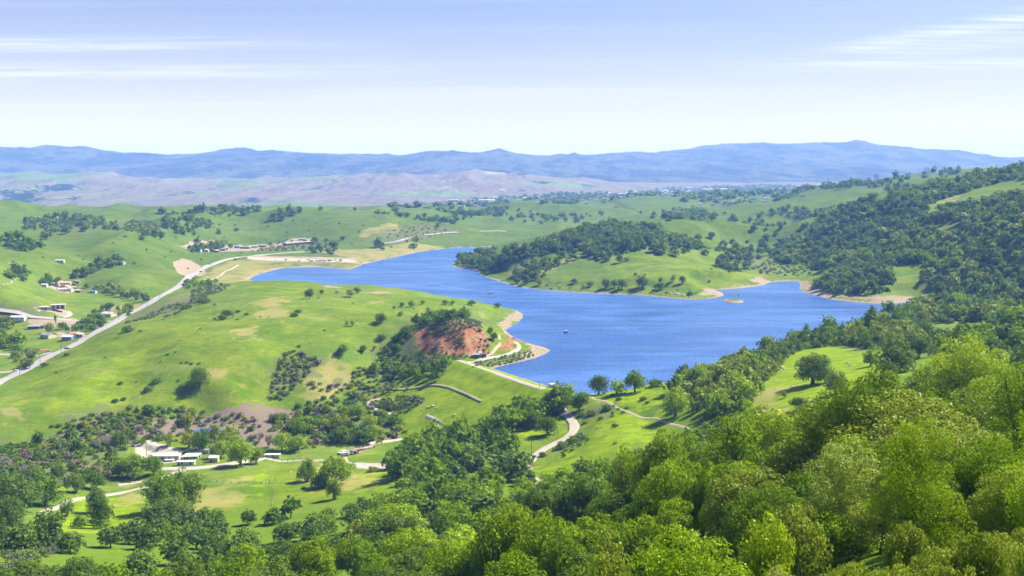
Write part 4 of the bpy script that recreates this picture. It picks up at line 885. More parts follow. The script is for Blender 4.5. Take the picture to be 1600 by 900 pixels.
# --- foreground, one by one
for a in [
 (1505,526,165,262,L_,'dome','bright lime oak rising above the wood at the right, below the grassy flat'),
 (1590,548,130,215,B_,'twig','brownish bare tree at the right edge beside the bright lime oak'),
 (1560,592,190,165,Ye,'dome','pale yellow flowering oak at the right edge under the bare brown tree'),
 (1395,612,290,150,O_,'dome','big olive oak spreading across the right foreground, tallest in front of the meadow'),
 (1490,655,230,122,O_,'tall','olive oak with a deep shaded hollow beneath it, right foreground'),
 (1325,690,150,112,Ye,'tall','pale flowering tree lit from the right, in front of the big olive oak'),
 (1385,700,110,106,Ye,'tall','slim pale flowering tree just right of another pale one above the brush'),
 (1275,612,120,215,G,'dome','fresh green oak on the upper edge of the foreground wood below the meadow'),
 (1205,638,130,232,L_,'dome','lime oak at the meadow edge, left of the foreground wood top'),
 (1150,668,120,228,G,'dome','fresh green oak left of the lime oak at the meadow edge'),
 (1240,690,130,165,O_,'dome','olive oak in the middle of the foreground wood under the lime oak'),
 (1180,735,140,140,O_,'tall','olive tree in speckled light between the lime bush and the big olive oak'),
 (1100,725,120,172,G,'dome','yellowish green oak behind the large lime bush'),
 (1120,690,64,215,B_,'twig','grey leafless tree standing between two green oaks in the wood'),
 (1040,680,112,236,G,'dome','clear green oak jutting up against the bright hillside field'),
 (985,705,80,250,G,'dome','rounded oak left of the clear green oak by the hillside field'),
 (1035,745,60,205,B_,'twig','leafless grey tree just below the clear green oak'),
 (1010,780,110,190,D,'dome','dark oak in the hollow left of the lime bush'),
 (960,752,96,232,D,'dome','dark oak in front of the grey green oaks, centre right'),
 (905,750,92,265,GY_,'wide','grey green oak below the hillside field'),
 (845,768,90,275,GY_,'wide','grey green oak near the end of the gravel bend'),
 (1000,808,110,160,G,'dome','bright topped green oak above the lime bush'),
 (1090,822,240,82,L_,'dome','large lime leaved bush tree at the bottom, right of centre'),
 (1195,800,110,92,L_,'dome','yellow lime bush tree between the large lime one and the brush'),
 (955,838,130,98,O_,'open','olive twiggy tree at the bottom, left of the large lime one'),
 (900,860,90,105,O_,'open','thin olive tree at the bottom beside the green oaks'),
 (860,800,120,165,G,'dome','fresh green oak at bottom centre, right one of a close pair'),
 (790,785,130,178,G,'dome','fresh green oak at bottom centre, left one of a close pair'),
 (720,840,130,182,G,'dome','fresh green oak at the bottom between the grey wood and the oak pair'),
 (800,858,120,140,G,'dome','green oak cut by the bottom frame below the oak pair'),
 (880,835,100,150,D,'dome','dark oak squeezed between the green pair and the olive tree'),
 (600,868,110,210,G,'dome','green oak on the bottom frame left of centre'),
 (655,855,90,230,GY_,'wide','grey oak on the bottom frame left of the fresh green oaks'),
 (622,788,112,360,L_,'dome','yellow lime oak standing out of the darker wood, left of centre'),
 (652,812,58,345,Ye,'dome','small pale yellow tree in front of the yellow lime oak'),
 (563,806,60,370,O_,'open','brownish olive tree left of the yellow lime oak'),
 (1560,690,160,120,G,'dome','green oak at the right edge under the pale flowering oak'),
 (1600,740,160,92,O_,'dome','olive tree cut by the right frame above the brush'),
 (1240,770,130,100,O_,'dome','olive tree behind the left end of the brush'),
 (1440,560,70,330,GY_,'dome','grey oak just left of the bright lime oak'),
 (1450,735,150,100,D,'tall','dark shaded tree under the big olive oak'),
 (1530,740,130,105,D,'tall','dark shaded tree right of the hollow under the olive oak'),
]: fore(*a)
# brush on the knoll below the viewpoint
for i, (x, y, w, Y) in enumerate([(1215,838,95,58),(1275,815,100,60),(1335,792,115,62),(1400,800,110,60),(1465,820,110,58),(1530,812,115,60),(1590,800,110,62),(1650,790,110,60),
     (1200,868,90,50),(1262,850,95,50),(1325,835,100,50),(1390,842,105,49),(1455,852,105,48),(1520,850,105,49),(1585,842,105,50),(1640,830,110,50),
     (1230,888,100,42),(1300,878,105,41),(1370,880,105,41),(1445,890,110,40),(1520,885,110,41),(1595,880,110,41),(1180,885,80,47),(1160,905,90,40),(1660,880,110,41),
     (1420,770,100,74),(1550,772,110,74),(1480,780,100,70),(1620,760,110,74)]):
    fore(x, y, w, Y, random.choice([O_, O_, Ye, O_, O_]), 'low' if i % 5 else 'wide', None, 'bush'); CAND[-1]['region'] = 'in the bottom right brush'; CAND[-1]['force'] = True
# --- woods of the near slope
grove([(0,1000),(0,838),(60,850),(150,800),(200,840),(255,815),(300,820),(400,795),(500,800),(590,800),(640,830),(700,840),(700,1000)], 10.5, 4.6, 7.0, [GY_, GY_, GY_, D, G], ['wide', 'dome', 'open'], 'in the bottom left oak wood', keepf=(24, -0.34))
grove([(590,800),(680,800),(800,785),(840,775),(1000,760),(1000,1000),(650,1000)], 9.5, 4.6, 7.0, [GY_, G, G, L_, D], ['wide', 'dome'], 'in the bottom centre wood')
grove([(1000,770),(1100,755),(1200,735),(1400,725),(1500,710),(1600,695),(1700,700),(1700,900),(1200,900),(1000,860)], 9.0, 4.5, 6.5, [O_, G, G, L_, D], ['dome', 'tall'], 'in the right foreground wood')
grove([(860,770),(940,745),(1010,715),(1040,800),(900,830)], 9.0, 4.5, 6.5, [GY_, G, D], ['dome', 'wide'], 'below the hillside field')
# --- bottom left
for a in [(258,800,76,G,'dome','broad oak in front of a darker one beside the pale gravel road',62),(290,790,62,D,'dome','dark oak behind the broad one beside the pale gravel road',54),(268,828,80,GY_,'dome','greyer oak nearest the camera in the clump by the gravel road',50),
          (157,826,42,D,'tall','slender oak clump standing in the meadow below the gravel road, lower half',56),(152,800,36,GY_,'dome','grey oak just above the slender one by the gravel road',38),(105,806,28,GY_,'dome','small grey oak on the lower verge of the gravel road',26),
          (72,790,56,D,'dome','dark oak left of the end of the gravel road',48),(118,770,34,D,'dome','dark rounded tree above the left gravel road',30),(150,764,38,D,'dome','very dark round oak above the lay-by of the gravel road',32),
          (30,800,66,GY_,'dome','grey oak at the left edge above the meadow',56),(10,830,70,GY_,'dome','grey oak at the left frame below another grey oak',56),(45,770,50,GY_,'wide','grey oak at the left edge behind the darker oak',40),(8,780,50,D,'dome','dark oak on the left frame by the brushy bottom',46),
          (523,780,30,G,'dome','single small oak on the lower meadow, in front of the oak clump',34),(525,758,54,G,'dome','leafy oak, right and larger of the clump on the lower meadow',52),(480,752,34,G,'wide','oak, left one of the clump on the lower meadow',36),(500,762,30,D,'low','bushy oak between two larger ones on the lower meadow',22),
          (376,728,46,L_,'dome','lime leaved oak shading the gravel road by the ranch sheds',44),(400,725,30,G,'dome','green oak right of the lime one by the gravel road',30),(345,716,36,L_,'dome','yellow lime tree left of the road-shading lime oak',30),(358,702,44,G,'dome','green oak right of the pond',34),
          (316,706,36,D,'dome','dark leafy tree below the pond beside the grey shed',36),(295,700,28,O_,'dome','olive tree between pond and white trailers',28),(266,697,20,O_,'dome','olive shrubby tree above the gravel yard',20),(335,690,26,O_,'dome','round pale tree standing at the pond edge',28),(362,680,28,Ye,'dome','yellowish willow behind the pond',18),
          (292,664,24,O_,'dome','olive willow on the reeds left of the pond',20),(210,745,50,G,'dome','leafy tree row left end above the gravel road',36),(240,742,36,G,'dome','leafy tree row right end above the gravel road',34),(185,745,30,GY_,'dome','grey green tree at the left tip of the leafy row',28),
          (188,700,30,GY_,'dome','grey green willow beside the bare thicket left of the gravel yard',30),(160,702,34,B_,'twig','pale bare thicket left of the gravel yard',32),(172,690,30,B_,'twig','pale bare thicket just above another left of the yard',22),(8,728,30,B_,'twig','reddish bare tree on the left frame',26),
          (440,705,34,L_,'dome','lime tree on the edge of the brown reeds',32),(466,703,30,L_,'dome','very bright lime tree right of another on the reed edge',26),(420,700,22,B_,'twig','bare tree standing in the brown reeds',32),(405,690,24,B_,'twig','bare tree on the left part of the brown reeds',24),
          (467,655,14,G,'dome','small tree at the upper edge of the brown reeds',18),(475,672,46,G,'low','low green thicket on the right of the brown reeds',20),(436,658,30,GY_,'low','isolated grey bush in the brown reeds',12),(508,668,20,L_,'dome','small lime tree among the valley shrubs',14),
          (565,690,50,D,'dome','dark bushy oak beside the lime willow in the valley',26),(535,690,36,D,'dome','dark bushy oak left of another in the valley',24),(580,685,36,L_,'tall','tall pale lime willow in the middle of the valley',36),(560,655,30,L_,'dome','lime topped tree upstream of the willow',26),
          (590,668,28,D,'dome','dark shrubby oak right of the lime willow',20),(615,664,32,D,'dome','dark oak left of the gravel fork',18),(625,668,22,G,'dome','green oak at the gravel fork',14),(540,650,26,G,'dome','green tree in the valley shrubs below the thicket',18),(530,672,36,O_,'dome','olive willow left of the lime willow',28),
          (700,676,20,G,'dome','green tree at the foot of the dam beside the road junction',18),(312,606,36,G,'dome','solitary bright oak on the big grass hill',36),(128,445,1,D,'dome',None,1)]:
    if a[5]: lone(*a)
lone(300,595,20,G,'dome','smaller upper half of the solitary oak on the big grass hill',20) if False else None
# --- the grass hill and its crest by the water
for a in [(535,554,22,D,'dome','dark round oak alone in the dip left of the red cut',18),(568,550,15,D,'dome','dark oak beside a brown bush left of the red cut',12),(585,546,14,B_,'twig','brown bush beside a dark oak left of the red cut',10),(597,531,19,D,'dome','dark oak on the slope above the red cut wood',11),
          (595,505,22,D,'dome','dark round oak, largest on the upper grass hill',17),(626,494,12,G,'open','small green oak right of the largest hilltop oak',9),(542,510,8,G,'open','left one of two tiny oaks on the upper grass hill',10),(551,510,9,G,'open','right one of two tiny oaks on the upper grass hill',11),
          (484,467,18,GY_,'wide','grey oak with a long shadow on the crest near the left of the water',15),(503,460,8,GY_,'dome','small grey tree right of the shadowed crest oak',8),(526,459,7,B_,'twig','tiny brown tree on the crest above the sand tongue',8),(547,464,16,O_,'dome','olive oak in front of a darker one on the crest by the spit',14),
          (558,458,15,D,'dome','dark oak behind the olive one on the crest by the spit',11),(616,484,10,O_,'twig','thin oak on the crest left of three others',11),(628,479,10,GY_,'dome','small grey oak on the crest, second of a row',8),(643,480,13,G,'dome','leafy oak on the crest, third of a row over the water',13),
          (661,475,9,G,'open','round small oak on the crest with water behind, right of a row of three',7),(669,486,8,B_,'twig','dead branching tree on the crest slope',9),(696,476,13,D,'dome','dark oak, left of a touching pair on the crest before the water',8),(707,477,10,G,'open','lighter oak, right of a touching pair on the crest',9),
          (737,477,16,D,'dome','umbrella shaped oak alone on the crest before the water',9),(778,481,13,D,'dome','oak at the right tip of the crest before the water',9),(766,520,14,D,'dome','dark round bush tree right of the red cut, upper one',10),(772,532,13,D,'dome','dark round bush tree right of the red cut, lower one',14),
          (123,620,14,S_,'low','',6)]:
    if a[5]: lone(*a)
grove([(578,582),(596,548),(622,522),(640,515),(660,500),(690,492),(728,490),(728,500),(690,504),(660,512),(640,524),(636,545),(640,562),(668,575),(700,572),(705,580),(690,592),(660,600),(610,596)], 6.5, 3.0, 5.5, [D, D, D, G, GY_], ['dome', 'wide'], 'in the wood around the red cut')
# --- trees by the dam and down the gravel bend
for a in [(880,640,50,G,'dome','big green oak at the right end of the dam',42),(862,648,40,D,'dome','dark oak left of the big one at the dam end',30),(905,642,34,D,'dome','dark oak right of the big one at the dam end',30),(935,617,34,GY_,'dome','leaning dark trunked oak at the water edge right of the dam',32),
          (965,617,28,L_,'dome','lime tree between two oaks at the water edge right of the dam',25),(992,613,36,G,'dome','leafy round oak at the water edge, right of the lime tree',36),(912,620,20,D,'low','low dark bush at the water edge right of the dam',7),
          (835,668,40,D,'dome','dark oak above the first gravel bend',28),(855,680,36,D,'dome','oak alone inside the gravel bend',30),(825,655,36,D,'dome','dark oak left of the gravel bend top',28),(800,668,40,D,'dome','dark oak in the belt below the dam',32),(775,672,30,D,'dome','dark oak at the left tip of the belt below the dam',24),
          (865,762,16,L_,'dome','tiny lime tree near the lower end of the gravel bend',14),(855,755,28,L_,'dome','lime tree beside a dark one at the lower gravel bend',20),(866,762,20,D,'low','dark bush right of the lime tree at the lower gravel bend',14),(828,730,14,GY_,'dome','small tree at the narrow of the gravel bend',16)]: lone(*a)
grove([(690,690),(740,668),(790,655),(830,640),(865,630),(880,640),(850,655),(800,680),(805,715),(830,745),(830,765),(740,790),(700,800),(640,790),(612,760),(622,730),(665,705)], 11, 5.5, 9.0, [D, G, D, G, GY_], ['dome', 'wide', 'dome'], 'in the belt below the dam', ex=([(800,690),(860,660),(890,670),(830,720),(805,712)],))
grove([(640,690),(690,700),(690,740),(640,740),(610,720)], 12, 5, 8, [L_, G, G], ['dome'], 'beside the roadside gravel yard')
# --- the spur on the right
for a in [(1055,650,48,L_,'dome','bright lime tree at the left tip of the oak grove above the trail',50),(1090,600,30,L_,'dome','lime oak at the waterside end of the spur grove',36),(1270,600,70,GY_,'dome','broad dark oak standing alone on the bright spur meadow',50),(1305,615,46,GY_,'dome','lower oak just right of the broad one on the spur meadow',40),
          (1360,572,30,G,'open','small airy oak with a shadow pool on the spur meadow',32),(1400,582,64,GY_,'wide','grey oak clump right of the airy oak on the spur meadow',48),(1435,560,52,GY_,'dome','grey oak above the clump at the right of the spur meadow',44),(1385,590,40,D,'dome','dark oak at the near side of the grey clump on the spur',30),(1445,598,40,GY_,'dome','low grey oak on the lower right of the spur meadow',24),
          (1225,622,10,G,'dome','tiny round tree with a shadow on the spur meadow',12),(1248,640,30,GY_,'dome','grey bushy tree at the lower edge of the spur meadow',20),(1352,545,24,D,'tall','dark upright oak in the hedge on the spur crest',28)]: lone(*a)
grove([(1050,640),(1068,595),(1090,575),(1120,562),(1150,553),(1195,560),(1215,590),(1180,600),(1180,630),(1150,650),(1110,655),(1080,640)], 8.0, 4.5, 7.2, [D, G, D, L_, O_], ['dome', 'wide'], 'in the grove on the spur tip')
grove([(1190,560),(1200,538),(1250,525),(1320,520),(1350,512),(1400,500),(1440,510),(1455,528),(1430,545),(1345,545),(1290,540),(1240,552),(1215,575)], 8.5, 4.0, 6.8, [D, G, D, O_, GY_], ['dome', 'wide', 'tall'], 'along the spur crest')
grove([(1455,530),(1530,528),(1600,520),(1600,600),(1560,590),(1480,560)], 10, 5, 7.5, [GY_, D, G], ['dome', 'wide'], 'right of the grassy flat')
grove([(1070,690),(1120,690),(1200,685),(1240,695),(1200,715),(1110,720),(1080,710)], 10, 4, 7, [D, G, G], ['dome'], 'under the spur meadow')
# --- peninsula
grove([(712,414),(722,402),(745,398),(772,392),(770,404),(790,412),(785,425),(760,430),(745,418)], 9.5, 4.0, 7.5, [D, D, D, O_], ['dome', 'wide'], 'on the near point of the peninsula', tries=4000)
grove([(800,432),(822,420),(850,412),(880,400),(905,398),(900,410),(870,418),(850,432),(830,440),(808,444)], 10.5, 4, 8, [D, D, GY_], ['dome', 'wide'], 'on the left peninsula shore')
grove([(780,405),(830,388),(870,372),(905,362),(950,352),(1000,352),(1055,368),(1085,378),(1098,388),(1070,398),(1030,398),(1000,392),(960,394),(950,408),(925,404),(905,392),(880,396),(850,400),(815,408),(795,415)], 11, 5.0, 9.5, [D, D, D, GY_, G], ['dome', 'wide'], 'on the peninsula crest')
grove([(1035,342),(1060,330),(1100,330),(1105,340),(1060,348)], 12, 6, 9, [D, D, G], ['dome', 'wide'], 'on the knoll behind the peninsula')
grove([(1115,412),(1150,402),(1175,405),(1172,420),(1140,425)], 12, 5, 8, [D, GY_], ['dome', 'wide'], 'in the hollow at the right foot of the peninsula')
grove([(1080,390),(1130,378),(1175,365),(1190,350),(1230,352),(1230,365),(1200,400),(1160,412),(1120,405)], 22, 4.5, 8, [D, GY_, D], ['dome', 'wide'], 'scattered on the slope right of the peninsula')
for a in [(822,444,16,D,'dome','dark oak at the waterline left of the peninsula shore, left of a brown one',16),(843,446,14,O_,'dome','brownish oak at the waterline next to a dark one',14),(897,443,14,D,'dome','leaning dark oak on the bare peninsula meadow edge',8),(922,448,13,D,'dome','round dark oak by the peninsula shore',10),(947,451,15,GY_,'dome','oak in the shore row, left of the largest',16),(960,450,12,D,'dome','dark oak second in the peninsula shore row',14),
          (972,452,18,GY_,'dome','wide oak in the middle of the peninsula shore row',17),(1004,450,22,D,'dome','largest dark oak of the peninsula shore row',22),(1032,441,8,D,'dome','small oak behind the rocky end of the peninsula',8),(1031,453,16,D,'wide','dark shrubby oak on the rocky end of the peninsula',12),(1052,441,11,O_,'open','airy oak, left of a pair above the rocky shore',12),(1066,444,13,GY_,'dome','grey oak, right of a pair above the rocky shore',13),
          (993,430,5,D,'low','tiny dark bush alone on the peninsula meadow',4),(1108,441,4,D,'low','tiny dark bush near the right end of the peninsula meadow',4),(1078,461,12,D,'low','dark bush on the rocks at the peninsula tip',6),(900,386,20,D,'tall','dark pointed oak in a clearing on the peninsula flank',17),
          (1091,376,14,D,'dome','dark oak right of the peninsula wood',12),(1112,373,15,D,'dome','dark oak, second right of the peninsula wood',11),(1055,400,18,G,'dome','light green oak below the peninsula wood',12),(948,408,10,D,'dome','small oak at the lower fringe of the peninsula wood',8),(968,411,14,GY_,'dome','grey oak spilling from the peninsula wood onto the meadow',14),(979,408,10,D,'dome','dark oak spilling from the peninsula wood onto the meadow',7)]: lone(*a)
# --- big wooded hill on the right
WHILL = [(1205,400),(1225,378),(1280,350),(1300,332),(1330,322),(1400,306),(1450,292),(1520,272),(1600,260),(1650,256),(1720,300),(1720,500),(1600,520),(1540,505),(1480,505),(1400,505),(1360,510),(1372,478),(1430,472),(1420,462),(1350,463),(1300,460),(1272,450),(1275,440),(1320,425),(1260,415),(1215,410)]
CLEAR = ([(1398,412),(1440,414),(1440,440),(1450,452),(1498,452),(1440,474),(1380,474),(1396,440)], [(1450,354),(1466,347),(1502,347),(1498,362),(1474,370)], [(1436,322),(1470,312),(1505,302),(1560,284),(1610,282),(1610,304),(1560,308),(1510,322),(1455,336)], [(1340,445),(1362,437),(1360,455),(1345,462)], [(1360,306),(1412,296),(1385,312),(1365,316)],
         )
grove(WHILL, 12.5, 5.0, 9.0, [D, GY_, D, GY_, G, O_], ['dome', 'wide'], 'on the big wooded hill at the right', ex=CLEAR, tries=60000)
grove([(1200,335),(1230,325),(1300,330),(1290,345),(1240,345)], 17, 5, 8, [D, D], ['dome', 'wide'], 'along the pass left of the big wooded hill')
for a in [(1280,335,16,D,'dome','dark oak on the shoulder before the big wooded hill',9),(1340,305,8,D,'dome','single oak on the pale green shoulder of the big hill',8)]: pass
grove([(1235,306),(1265,300),(1320,296),(1380,296),(1425,300),(1415,288),(1350,286),(1290,290)], 24, 7, 11, [D], ['dome'], 'on the far blue ridge')
grove([(1380,290),(1430,284),(1500,272),(1560,262),(1500,268),(1400,274)], 20, 7, 11, [D], ['dome'], 'on the far blue ridge crest')
# --- country beyond the lake and to the left
far = [([(770,335),(800,328),(860,330),(900,325),(1000,325),(1090,330),(1200,325),(1240,320),(1200,345),(1100,350),(950,348),(850,352),(780,350)], 36, [D, GY_], 'scattered over the hills beyond the water'),
 ([(700,344),(735,334),(775,325),(800,325),(770,334),(730,345)], 16, [D], 'in the dark line over the gap beyond the lake'), ([(585,333),(640,337),(690,346),(700,350),(640,342),(590,336)], 20, [D], 'in the tree line on the crest beyond the lake'), ([(845,322),(900,312),(905,316),(850,327)], 20, [D], 'on the far green crest'),
 ([(250,333),(330,326),(405,326),(405,332),(330,334),(250,337)], 15, [D], 'in the tree line on the far left crest'), ([(260,350),(300,345),(330,352),(325,360),(270,365),(258,358)], 12, [D, GY_], 'in the dark copse under the far left crest'), ([(423,338),(445,329),(472,326),(470,331),(435,347),(425,342)], 13, [D], 'in the copse on the left knoll crest'),
 ([(40,345),(100,338),(150,342),(170,350),(100,355),(40,360)], 13, [D, D, GY_, O_], 'in the ragged wood on the left hill'), ([(0,378),(25,372),(60,385),(55,395),(20,390)], 12, [D], 'in the copse on the left edge hill'), ([(115,432),(150,415),(185,405),(195,412),(160,425),(120,440)], 10, [D], 'in the dark draw above the ranch'),
 ([(8,432),(25,424),(45,430),(38,440),(10,436)], 9, [D, G], 'on the near left crest'), ([(60,446),(74,438),(94,440),(90,444),(70,447)], 8, [D, D, GY_], 'among the ranch houses'), ([(114,449),(130,448),(170,452),(210,460),(230,472),(180,466),(140,456)], 14, [B_, GY_, B_], 'in the hedgerow right of the ranch'),
 ([(135,500),(150,484),(205,482),(212,490),(190,496),(180,486),(160,489),(150,502)], 8, [O_, D, GY_, G], 'around the hidden house by the highway'), ([(88,514),(112,508),(165,502),(160,513),(135,519),(110,518)], 8, [GY_, G, D], 'around the roadside homestead'), ([(0,548),(0,532),(30,538),(30,552)], 9, [G], 'in the bright grove on the left frame'),
 ([(20,565),(30,550),(55,552),(52,575),(35,578)], 8, [O_, D], 'in the brown gum grove by the highway'), ([(0,520),(0,503),(15,506),(18,518)], 7, [O_, D], 'in the gum trees on the left frame'), ([(284,446),(300,441),(340,441),(330,447),(295,451)], 8, [G, L_], 'in the green roadside trees at the highway bend'), 
 ([(295,390),(330,386),(350,380),(365,388),(300,395)], 13, [D, O_], 'at the farm beyond the highway'), ([(490,378),(540,372),(530,400),(480,398)], 24, [D, GY_], 'beside the lakeside car park'), ([(220,372),(250,366),(255,375),(225,380)], 20, [D], 'on the left mid hill'), ([(400,350),(700,345),(760,360),(600,395),(450,375)], 60, [D, GY_], 'scattered on the hills behind the car park'),
 ([(0,350),(300,345),(380,360),(250,400),(60,395)], 42, [D, GY_], 'scattered on the left hills'), ([(80,352),(170,350),(200,360),(60,375)], 30, [D, O_], 'on the left hill flank')]
for pts, sp_, kk, reg in far: grove(pts, sp_, 2.8 if sp_ < 8.4 else 4.5 if sp_ < 11 else 5.0, 5.2 if sp_ < 8.4 else 7.5 if sp_ < 11 else 9.0, kk, ['dome', 'wide'] + (['twig'] if B_ in kk else []), reg, keepf=(130, 0.12) if sp_ > 32 else None)
for a in [(73,442,8,D,'spire','tall dark cypress at the ranch, left one',16),(88,453,7,D,'spire','tall dark cypress in the middle of the ranch houses',18),(87,508,6,D,'spire','slim pointed tree beside the brown gum by the homestead',17),(78,520,18,O_,'dome','brown gum tree by the roadside homestead',17)]: lone(*a)
for a in [(206,385,12),(95,600,8),(115,605,7),(70,575,12),(88,598,6)]: pass
# --- bushes one can pick out
for a in [(70,572,12,D,'dark round bush on the right verge of the highway'),(105,555,10,D,'bush on the highway verge below the homestead'),(88,583,5,D,'tiny dark bush on the left of the big grass hill'),(219,518,7,D,'small dark bush beside the hedge line above the highway'),(262,555,7,D,'small dark bush on the faint hill track'),(251,566,4,D,'tiny bush beside the faint hill track'),
          (188,600,9,D,'low dark bush low on the big grass hill'),(213,597,4,D,'tiny bush between two low bushes on the big grass hill'),(245,598,18,D,'low dark bush cluster top on the big grass hill'),(232,610,16,D,'low dark bush cluster bottom on the big grass hill'),(283,568,5,D,'dark bush at the left of a short row above the solitary oak'),(292,567,6,D,'dark bush in the middle of a short row above the solitary oak'),
          (299,569,6,D,'dark bush right of the short row above the solitary oak'),(311,569,6,D,'dark bush just above the solitary oak'),(180,628,12,D,'dark low bush above the valley brush, left one'),(193,625,10,D,'dark low bush above the valley brush, middle one'),(81,667,8,D,'small round bush on the meadow foot, left of two'),(93,666,10,D,'small round bush on the meadow foot, right of two'),
          (467,542,7,D,'dark dot bush above the thicket valley'),(507,517,5,D,'dark small bush mid slope of the grass hill'),(466,488,11,D,'dark elongated bush on the upper grass hill, upper one'),(460,494,14,D,'dark elongated bush on the upper grass hill, lower one'),(355,493,20,D,'dark bush patch top of the scrub on the hill crest'),(348,499,16,D,'dark bush patch bottom of the scrub on the hill crest'),(385,492,8,D,'small bush right of the scrub patch on the crest'),
          (372,488,9,D,'small bush above the scrub patch on the crest'),(319,474,22,D,'long dark bush on the crest above the highway'),(293,482,16,GY_,'grey bush pair on the crest above the highway'),(200,518,22,D,'long dark hedge bush on the slope right of the highway'),(560,640,10,D,'dark bush at the dam toe scrub'),(914,662,10,D,'bush beside the upper gravel bend'),(908,650,16,GY_,'grey bush on the slope above the gravel bend, left one'),
          (925,648,18,GY_,'grey bush on the slope above the gravel bend, middle one'),(948,640,20,GY_,'grey bush on the slope above the gravel bend, upper one'),(939,655,10,D,'small dark bush on the slope above the gravel bend'),(961,667,12,D,'dark bush alone on the hillside field'),(1005,625,14,D,'dark bush between the trail and the water'),(958,618,8,D,'tiny bush at the water edge below the oaks'),(967,625,10,D,'bush just above the narrow trail'),
          (980,638,8,D,'dark bush right of the narrow trail'),(912,685,12,D,'bush on the right verge of the gravel bend, upper one'),(895,692,18,GY_,'grey bush on the right verge of the gravel bend, middle one'),(878,700,22,GY_,'grey bush on the right verge of the gravel bend, lower one'),(848,713,14,D,'round bush at the bottom of the gravel bend'),(583,737,20,O_,'olive bush below the gravel yard in the meadow'),(475,660,12,D,'dark bush in the valley shrubs'),
          (650,672,14,D,'round dark bush on the grassy island in the gravel loop'),(634,678,14,D,'looser bush on the grassy island in the gravel loop'),(612,681,14,O_,'bush left on the grassy island in the gravel loop'),(474,764,8,D,'tiny dark bush on the lower meadow left of the small oak'),(1025,604,26,D,'low bush row at the meadow edge before the water'),(1012,630,8,D,'tiny bush on the open slope above the trail'),(405,768,0,D,'')]:
    if a[2] > 0: lone(a[0], a[1], a[2], a[3], 'low', a[4], name='bush')
# --- scrub: past counting
MS = Mass('valley_scrub'); MR = Mass('distant_woods')
def scrub(pts, sp_, kinds, r0=1.2, r1=2.6, keep=None, n=70, leaf=0.26, mass=None, styles=('low',), hs=(0.8, 1.3)):
    for P in scatter(pts, sp_, 30000):
        if keep is not None and vnoise(np.array([P[0] / keep[0]]), np.array([P[1] / keep[0]]), 99)[0] < keep[1]: continue
        (mass or MS).add(P, random.uniform(r0, r1), random.choice(kinds), random.choice(styles), random.uniform(*hs), n, leaf)
scrub([(0,690),(60,680),(140,650),(240,640),(300,640),(400,645),(470,635),(560,615),(640,640),(660,660),(600,690),(560,700),(480,705),(440,690),(380,690),(250,690),(200,700),(190,740),(120,760),(0,760)], 5.2, [GY_, O_, D, S_, D, B_], 1.4, 3.4, (28, -0.25), 90, 0.24)
grove([(0,735),(0,700),(60,690),(130,665),(210,650),(300,645),(330,655),(240,665),(200,690),(180,735),(120,755)], 9, 2.2, 4.2, [O_, GY_, D, G, B_], ['dome', 'low', 'dome'], 'in the valley brush at the left')
grove([(480,640),(560,625),(640,645),(610,690),(500,690),(470,665)], 10, 2.5, 4.6, [G, D, O_, GY_], ['dome', 'dome', 'low'], 'in the valley thicket')
scrub([(60,690),(120,655),(200,640),(300,640),(240,668),(190,690),(120,720),(0,740),(0,700)], 4.0, [GY_, O_, D, G, B_], 1.4, 3.2, None, 100, 0.24)
scrub([(420,625),(430,590),(440,560),(455,548),(500,565),(478,590),(450,615),(435,628)], 3.6, [GY_, O_, B_, D, S_], 1.6, 3.2, None, 90)
scrub([(475,600),(560,598),(640,605),(700,600),(640,630),(600,640),(560,620),(500,612)], 4.5, [GY_, D, O_, B_], 1.4, 3.0, (25, -0.3))
scrub([(590,625),(650,618),(665,625),(640,640),(600,640)], 3.8, [D, B_, GY_], 1.6, 3.0)
scrub([(545,600),(560,575),(575,580),(600,598),(640,600),(620,606),(570,606)], 3.8, [GY_, S_, D], 1.3, 2.6)
scrub([(640,560),(700,556),(740,555),(720,562),(690,572),(660,575)], 3.6, [GY_, D, S_, O_], 1.0, 2.2)
scrub([(670,510),(700,500),(740,502),(752,512),(750,522),(720,515),(700,512),(690,525),(672,520)], 3.0, [GY_, S_, D], 1.0, 2.2)
scrub([(690,510),(708,515),(722,525),(725,540),(700,530),(672,522)], 3.4, [D, D, GY_], 1.2, 2.4)
scrub([(752,530),(768,535),(760,552),(745,552)], 3.2, [GY_, S_, D], 0.9, 1.9)
scrub([(668,548),(690,540),(700,552),(680,556)], 3.8, [D, GY_], 1.0, 2.0)
scrub([(640,520),(668,520),(765,553),(700,556),(655,550)], 6.0, [D, GY_, S_, O_], 0.7, 1.5)
scrub([(738,575),(800,567),(835,557),(830,548),(800,553),(770,562),(742,567)], 3.0, [S_, GY_, S_, O_], 0.8, 1.7)
scrub([(0,845),(40,835),(90,830),(110,850),(60,880),(40,900),(0,900)], 3.0, [S_, S_, O_, GY_], 1.0, 2.2, None, 120, 0.2)
scrub([(160,835),(200,820),(215,840),(170,850)], 3.2, [S_, O_], 1.0, 1.8)
scrub([(260,480),(300,468),(330,458),(320,470),(280,490),(240,500),(200,505),(180,515),(240,488)], 5, [D, GY_, B_], 1.2, 2.6, (20, -0.1))
scrub([(300,455),(330,448),(360,445),(340,458),(300,470)], 5, [D, GY_, S_], 1.2, 2.6)
scrub([(640,720),(690,690),(735,685),(715,700),(690,715),(650,730)], 5, [GY_, O_, G], 1.3, 2.6)
scrub([(620,690),(680,682),(720,680),(700,690),(650,700)], 4.5, [GY_, O_], 1.2, 2.4)
scrub([(860,700),(910,675),(920,690),(880,715)], 4.0, [GY_, D, S_], 0.9, 2.0); scrub([(905,655),(925,635),(960,632),(975,645),(935,665)], 5.5, [GY_, D], 1.0, 2.2, (15, -0.1))
